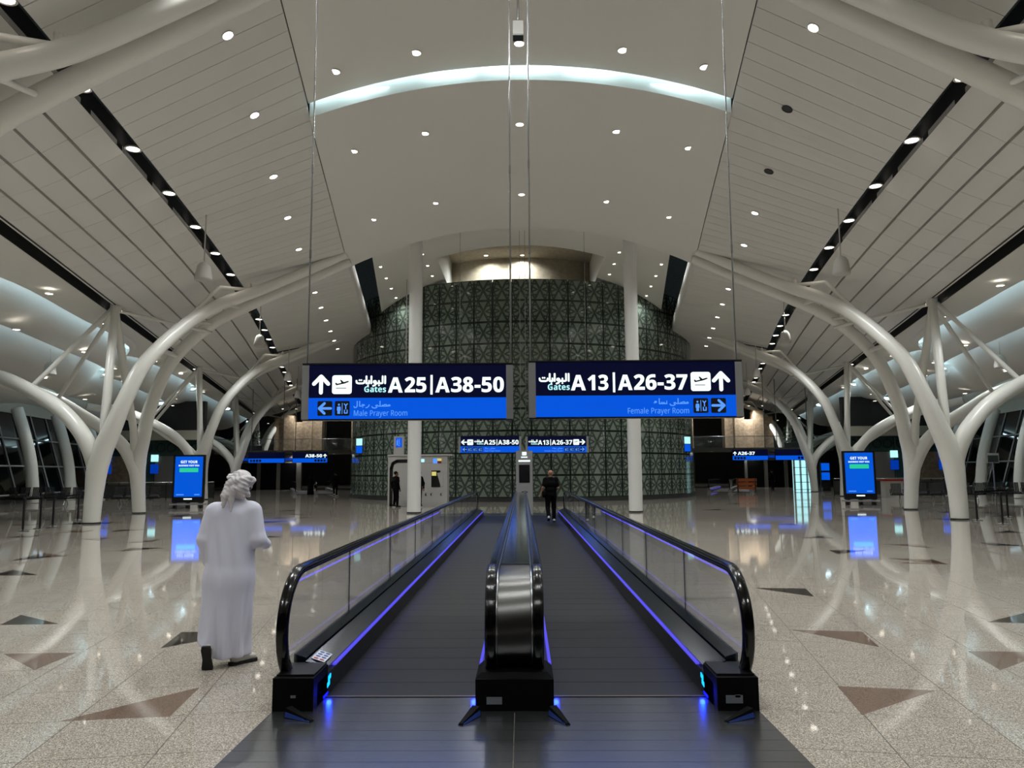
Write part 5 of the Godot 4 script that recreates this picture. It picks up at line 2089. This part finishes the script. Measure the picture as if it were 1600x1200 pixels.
func face_parts(t: Node3D, c: Vector3, f: Vector3, r: Vector3) -> void:
	for k in [-1.0, 1.0]:
		var s := begin()
		lathe(s, [Vector2(0.0, -0.008), Vector2(0.010, -0.003), Vector2(0.010, 0.003), Vector2(0.0, 0.008)], 10, Vector3.ZERO, true)
		part(t, "eye", s, M.black, c + f * 0.094 + r * k * 0.032)


func build_people() -> void:
	robed_man()
	walking_man("person", "bald person in black shirt and trousers walking on the walkway", Vector3(0.96, 0.006, -25.6), 0.05, M.cloth_black, M.cloth_dark, M.skin_pale, M.shoe_white, true, false, 0.6)
	walking_man("person", "person in dark clothes standing at the bank kiosk arch band", Vector3(-6.2, 0, -37.0), -0.9, M.cloth_black, M.cloth_black, M.skin, M.sole, false, true, 0.15)
	walking_man("person", "person in black half hidden behind the white column at the kiosk", Vector3(-5.05, 0, -36.9), 2.4, M.cloth_black, M.cloth_black, M.skin, M.sole, false, true, 0.1)
	walking_man("person", "distant person in dark clothes and white shoes beside the drum", Vector3(-13.4, 0, -54.0), 0.4, M.cloth_black, M.cloth_dark, M.skin, M.shoe_white, false, true, 0.5)
	walking_man("person", "distant person in dark clothes beside the far walkway entrance", Vector3(20.6, 0, -62.5), 0.2, M.cloth_black, M.cloth_dark, M.skin, M.sole, false, true, 0.4)
	robed_woman()


func robed_man() -> void:
	var t := thing("person", "person in long white robe and wrapped white headscarf walking beside the walkway", "person", Vector3(-2.66, 0, -6.9), 0.06)
	var skin := [[Vector3(0.075, 1.61, -0.005), Vector3(0.075, 1.60, -0.03), 0.088, 0.084], [Vector3(0.075, 1.57, -0.06), Vector3(0.075, 1.525, -0.065), 0.062, 0.045], [Vector3(0.06, 1.42, 0.0), Vector3(0.072, 1.54, -0.015), 0.058, 0.054],
		[Vector3(0.075, 1.575, -0.118), Vector3(0.075, 1.555, -0.132), 0.01, 0.014], [Vector3(0.158, 1.57, -0.005), Vector3(0.16, 1.545, -0.008), 0.014, 0.01], [Vector3(-0.008, 1.57, -0.005), Vector3(-0.01, 1.545, -0.008), 0.014, 0.01], [Vector3(0.06, 1.525, -0.112), Vector3(0.09, 1.525, -0.112), 0.009, 0.009],
		[Vector3(-0.08, 1.34, 0), Vector3(0.10, 1.34, 0), 0.07, 0.07], [Vector3(0.01, 1.3, 0), Vector3(0.0, 0.95, 0), 0.075, 0.075],
		[Vector3(-0.07, 0.88, 0), Vector3(-0.09, 0.46, -0.02), 0.085, 0.058], [Vector3(-0.09, 0.46, -0.02), Vector3(-0.105, 0.13, 0.13), 0.058, 0.036],
		[Vector3(0.06, 0.88, 0), Vector3(0.07, 0.47, -0.06), 0.085, 0.058], [Vector3(0.07, 0.47, -0.06), Vector3(0.09, 0.08, -0.03), 0.058, 0.036],
		[Vector3(0.10, 1.34, 0), Vector3(0.24, 1.08, 0.02), 0.055, 0.042], [Vector3(0.24, 1.08, 0.02), Vector3(0.255, 1.035, -0.24), 0.04, 0.028],
		[Vector3(-0.10, 1.34, 0), Vector3(-0.21, 1.08, 0.03), 0.055, 0.042], [Vector3(-0.21, 1.08, 0.03), Vector3(-0.21, 0.86, -0.06), 0.04, 0.028]]
	part(t, "body", skin_of(skin, 0.0125, 0.03), M.skin)
	part(t, "hand", skin_of(hand_bones(Vector3(0.255, 1.035, -0.24), Vector3(-0.1, 0.15, -1).normalized(), Vector3(-0.3, 1, 0.1).normalized(), Vector3(-1, -0.2, 0).normalized()), 0.006, 0.008), M.skin)
	part(t, "hand", skin_of(hand_bones(Vector3(-0.21, 0.86, -0.06), Vector3(0, -1, -0.2).normalized(), Vector3(0.1, 0, -1).normalized(), Vector3(1, 0, 0)), 0.006, 0.008), M.skin)
	face_parts(t, Vector3(0.075, 1.59, -0.012), Vector3(0, 0, -1), Vector3(1, 0, 0))
	var robe := [[Vector3(-0.125, 1.365, 0), Vector3(0.16, 1.375, 0), 0.075, 0.075], [Vector3(0.03, 1.40, 0.005), Vector3(0.06, 1.455, -0.005), 0.075, 0.062],
		[Vector3(-0.075, 1.30, 0), Vector3(-0.065, 0.75, 0.01), 0.115, 0.15], [Vector3(0.105, 1.31, 0), Vector3(0.07, 0.75, 0.0), 0.115, 0.15], [Vector3(0.015, 1.33, 0), Vector3(0.0, 0.7, 0.0), 0.125, 0.165],
		[Vector3(-0.065, 0.78, 0.01), Vector3(-0.105, 0.16, 0.08), 0.15, 0.105], [Vector3(0.065, 0.78, 0.0), Vector3(0.05, 0.05, -0.03), 0.15, 0.135], [Vector3(0.0, 0.75, 0.0), Vector3(-0.02, 0.08, 0.02), 0.165, 0.14],
		[Vector3(-0.165, 1.35, 0), Vector3(-0.225, 1.10, 0.03), 0.074, 0.064], [Vector3(-0.225, 1.10, 0.03), Vector3(-0.205, 0.90, -0.045), 0.064, 0.052],
		[Vector3(0.20, 1.355, 0), Vector3(0.255, 1.10, 0.02), 0.076, 0.068], [Vector3(0.255, 1.10, 0.02), Vector3(0.258, 1.04, -0.2), 0.066, 0.05]]
	var fold := func(v: Vector3) -> Vector3:
		var low := smoothstep(1.15, 0.1, v.y)
		var a := atan2(v.x - 0.01, v.z)
		var amp := 0.020 * low * sin(a * 7.0 + v.y * 2.0 + 1.5 * sin(v.y * 3.1)) + 0.006 * low * sin(a * 17.0 - v.y * 3.0)
		amp += 0.006 * sin(v.y * 9.0 + v.x * 38.0 + 2.0 * sin(v.x * 11.0)) * smoothstep(0.75, 1.0, v.y) * smoothstep(1.35, 1.1, v.y)
		return v + Vector3(sin(a), 0, cos(a)) * amp + Vector3(0, maxf(0.0, -v.x - 0.05) * 0.9 * smoothstep(0.3, 0.05, v.y), 0)
	part(t, "robe", skin_of(robe, 0.0135, 0.035, 0.075, fold), M.robe)
	var wrap := [[Vector3(0.075, 1.625, 0.0), Vector3(0.075, 1.61, -0.02), 0.104, 0.102], [Vector3(0.075, 1.565, 0.04), Vector3(0.075, 1.52, 0.04), 0.075, 0.06]]
	for k in 12:
		var a0 := TAU * k / 12
		var a1 := TAU * (k + 1) / 12
		for q in [[1.615, 0.35, 0.022], [1.65, -0.25, 0.02]]:
			var p0 := Vector3(0.075 + sin(a0) * 0.102, q[0] + q[1] * 0.1 * sin(a0 + 0.6), -0.008 + cos(a0) * 0.106)
			var p1 := Vector3(0.075 + sin(a1) * 0.102, q[0] + q[1] * 0.1 * sin(a1 + 0.6), -0.008 + cos(a1) * 0.106)
			wrap.append([p0, p1, q[2], q[2]])
	wrap.append_array([[Vector3(-0.005, 1.60, 0.07), Vector3(0.02, 1.615, 0.10), 0.036, 0.03], [Vector3(-0.005, 1.59, 0.085), Vector3(-0.025, 1.50, 0.12), 0.036, 0.034], [Vector3(-0.025, 1.50, 0.12), Vector3(-0.035, 1.40, 0.13), 0.034, 0.014],
		[Vector3(0.045, 1.56, 0.11), Vector3(0.03, 1.46, 0.11), 0.032, 0.024], [Vector3(0.03, 1.46, 0.11), Vector3(0.035, 1.36, 0.125), 0.024, 0.008], [Vector3(0.12, 1.59, 0.08), Vector3(0.155, 1.50, 0.03), 0.04, 0.022], [Vector3(0.10, 1.56, 0.10), Vector3(0.125, 1.48, 0.075), 0.03, 0.016]])
	var crease := func(v: Vector3) -> Vector3:
		var c := Vector3(0.075, 1.6, 0.0)
		var d := (v - c).normalized()
		return v + d * 0.0045 * sin(v.y * 160.0 + v.x * 90.0 + 3.0 * sin(v.z * 40.0 + v.x * 30.0))
	part(t, "headscarf", skin_of(wrap, 0.0085, 0.018, -9.0, crease), M.scarf)
	shoe(t, Vector3(-0.105, 0.145, 0.125), Basis(Vector3.RIGHT, -1.32), M.shoe_white, M.sole)
	shoe(t, Vector3(0.105, 0.086, -0.03), Basis(Vector3.UP, -0.7), M.shoe_white, M.sole)


func walking_man(called: String, label: String, at: Vector3, turn: float, shirt: Material, legs: Material, skin: Material, shoes: Material, bag: bool, long_sleeves: bool, stride: float) -> void:
	var t := thing(called, label, "person", at, turn)
	var ka := stride * 0.35
	var lh := Vector3(-0.095, 0.92, 0)
	var rh := Vector3(0.095, 0.92, 0)
	var lk := Vector3(-0.10, 0.50, -0.10 * stride)
	var rk := Vector3(0.11, 0.50, -0.16 * stride)
	var la := Vector3(-0.09, 0.12 + 0.1 * stride, 0.42 * ka + 0.1 * stride)
	var ra := Vector3(0.115, 0.09, -0.18 * stride)
	var ls := Vector3(-0.185, 1.42, 0)
	var rs := Vector3(0.185, 1.42, 0)
	var le := Vector3(-0.26, 1.16, 0.06)
	var re := Vector3(0.245, 1.15, 0.02)
	var lw := Vector3(-0.33, 0.93, 0.02)
	var rw := Vector3(0.24, 1.10, -0.22) if bag else Vector3(0.25, 0.90, -0.06)
	var c := Vector3(0.0, 1.62, 0)
	var body := [[c + Vector3(0, 0.03, 0.01), c + Vector3(0, 0.02, -0.03), 0.09, 0.085], [c + Vector3(0, -0.03, -0.05), c + Vector3(0, -0.075, -0.06), 0.062, 0.046], [Vector3(0, 1.42, 0.01), c + Vector3(0, -0.06, 0), 0.062, 0.056],
		[c + Vector3(0, -0.02, -0.115), c + Vector3(0, -0.035, -0.125), 0.011, 0.014], [c + Vector3(0.088, 0.0, 0), c + Vector3(0.088, -0.03, 0), 0.015, 0.011], [c + Vector3(-0.088, 0.0, 0), c + Vector3(-0.088, -0.03, 0), 0.015, 0.011],
		[Vector3(-0.12, 1.395, 0), Vector3(0.12, 1.395, 0), 0.06, 0.06], [Vector3(0, 1.33, 0), Vector3(0, 0.98, 0), 0.085, 0.085],
		[ls, le, 0.055, 0.043], [le, lw, 0.043, 0.029], [rs, re, 0.055, 0.043], [re, rw, 0.043, 0.029], [lh, lk, 0.08, 0.055], [lk, la, 0.052, 0.035], [rh, rk, 0.08, 0.055], [rk, ra, 0.052, 0.035]]
	part(t, "body", skin_of(body, 0.018, 0.03), skin)
	var ld := (lw - le).normalized()
	var rd := (rw - re).normalized()
	part(t, "hand", skin_of(hand_bones(lw, ld, Vector3(0, 0.1, -1).normalized(), Vector3(1, 0, 0), 0.35), 0.008, 0.008), skin)
	part(t, "hand", skin_of(hand_bones(rw, rd, Vector3(0, 0.9, -0.3).normalized() if bag else Vector3(0, 0.1, -1).normalized(), Vector3(-1, 0, 0), 0.35), 0.008, 0.008), skin)
	face_parts(t, c + Vector3(0, 0.01, 0), Vector3(0, 0, -1), Vector3(1, 0, 0))
	var top := [[Vector3(-0.15, 1.415, 0), Vector3(0.15, 1.415, 0), 0.075, 0.075], [Vector3(0, 1.44, 0.01), Vector3(0, 1.48, 0.005), 0.075, 0.066], [Vector3(-0.09, 1.28, 0), Vector3(0.09, 1.28, 0), 0.14, 0.14], [Vector3(-0.075, 1.08, 0), Vector3(0.075, 1.08, 0), 0.13, 0.13], [Vector3(-0.08, 0.93, 0), Vector3(0.08, 0.93, 0), 0.125, 0.125],
		[ls, ls.lerp(le, 1.0 if long_sleeves else 0.75), 0.076, 0.066], [rs, rs.lerp(re, 1.0 if long_sleeves else 0.75), 0.076, 0.066]]
	if long_sleeves:
		top.append([le, lw, 0.06, 0.045])
		top.append([re, rw, 0.06, 0.045])
	part(t, "jacket" if long_sleeves else "shirt", skin_of(top, 0.018, 0.04, 0.86), shirt)
	part(t, "trousers", skin_of([[Vector3(-0.06, 0.93, 0), Vector3(0.06, 0.93, 0), 0.125, 0.125], [lh, lk, 0.108, 0.078], [lk, la + Vector3(0, 0.02, 0), 0.078, 0.06], [rh, rk, 0.108, 0.078], [rk, ra, 0.078, 0.06]], 0.018, 0.03), legs)
	if not bag:
		part(t, "hair", skin_of([[c + Vector3(0, 0.045, 0.02), c + Vector3(0, 0.035, 0.0), 0.094, 0.09]], 0.015, 0.02, c.y - 0.02), M.black_matt)
	else:
		part(t, "shoulder_bag", skin_of([[Vector3(-0.22, 0.98, 0.06), Vector3(-0.22, 0.98, -0.06), 0.08, 0.08], [Vector3(-0.22, 0.9, 0.06), Vector3(-0.22, 0.9, -0.06), 0.08, 0.08]], 0.018, 0.03), M.black_matt)
	shoe(t, la + Vector3(0, 0.0, 0.01), Basis(Vector3.RIGHT, -0.55 * stride), shoes, M.sole)
	shoe(t, ra, Basis(Vector3.UP, -0.1), shoes, M.sole)


func robed_woman() -> void:
	var t := thing("person", "distant person in a long black robe and veil with a bag", "person", Vector3(-16.3, 0, -58.0), 0.3)
	var c := Vector3(0, 1.5, 0)
	part(t, "body", skin_of([[c, c + Vector3(0, -0.06, -0.03), 0.08, 0.06], [Vector3(0, 1.3, 0), c, 0.06, 0.055], [Vector3(0, 1.3, 0), Vector3(0, 0.8, 0), 0.1, 0.1], [Vector3(-0.08, 0.8, 0), Vector3(-0.08, 0.08, 0), 0.07, 0.04], [Vector3(0.08, 0.8, 0), Vector3(0.08, 0.08, 0), 0.07, 0.04], [Vector3(-0.15, 1.3, 0), Vector3(-0.22, 0.85, -0.05), 0.05, 0.03], [Vector3(0.15, 1.3, 0), Vector3(0.24, 0.85, -0.05), 0.05, 0.03]], 0.02, 0.03), M.skin)
	part(t, "robe", skin_of([[Vector3(-0.13, 1.28, 0), Vector3(0.13, 1.28, 0), 0.09, 0.09], [Vector3(0, 1.1, 0), Vector3(0, 0.7, 0), 0.18, 0.2], [Vector3(0, 0.7, 0), Vector3(0, 0.1, 0), 0.2, 0.26], [Vector3(-0.16, 1.27, 0), Vector3(-0.23, 0.9, -0.05), 0.08, 0.07], [Vector3(0.16, 1.27, 0), Vector3(0.25, 0.9, -0.05), 0.08, 0.07]], 0.022, 0.05, 0.02), M.cloth_black)
	part(t, "veil", skin_of([[c + Vector3(0, 0.02, 0.02), c + Vector3(0, 0.0, 0.01), 0.105, 0.1], [c + Vector3(0, -0.05, 0.04), Vector3(0, 1.2, 0.08), 0.1, 0.14]], 0.02, 0.03), M.cloth_black)
	part(t, "handbag", skin_of([[Vector3(0.33, 0.7, 0.08), Vector3(0.33, 0.7, -0.08), 0.08, 0.08], [Vector3(0.33, 0.6, 0.08), Vector3(0.33, 0.6, -0.08), 0.08, 0.08]], 0.02, 0.03), M.black_matt)
	shoe(t, Vector3(-0.08, 0.086, 0), Basis(), M.sole, M.sole)
	shoe(t, Vector3(0.08, 0.086, 0), Basis(), M.sole, M.sole)
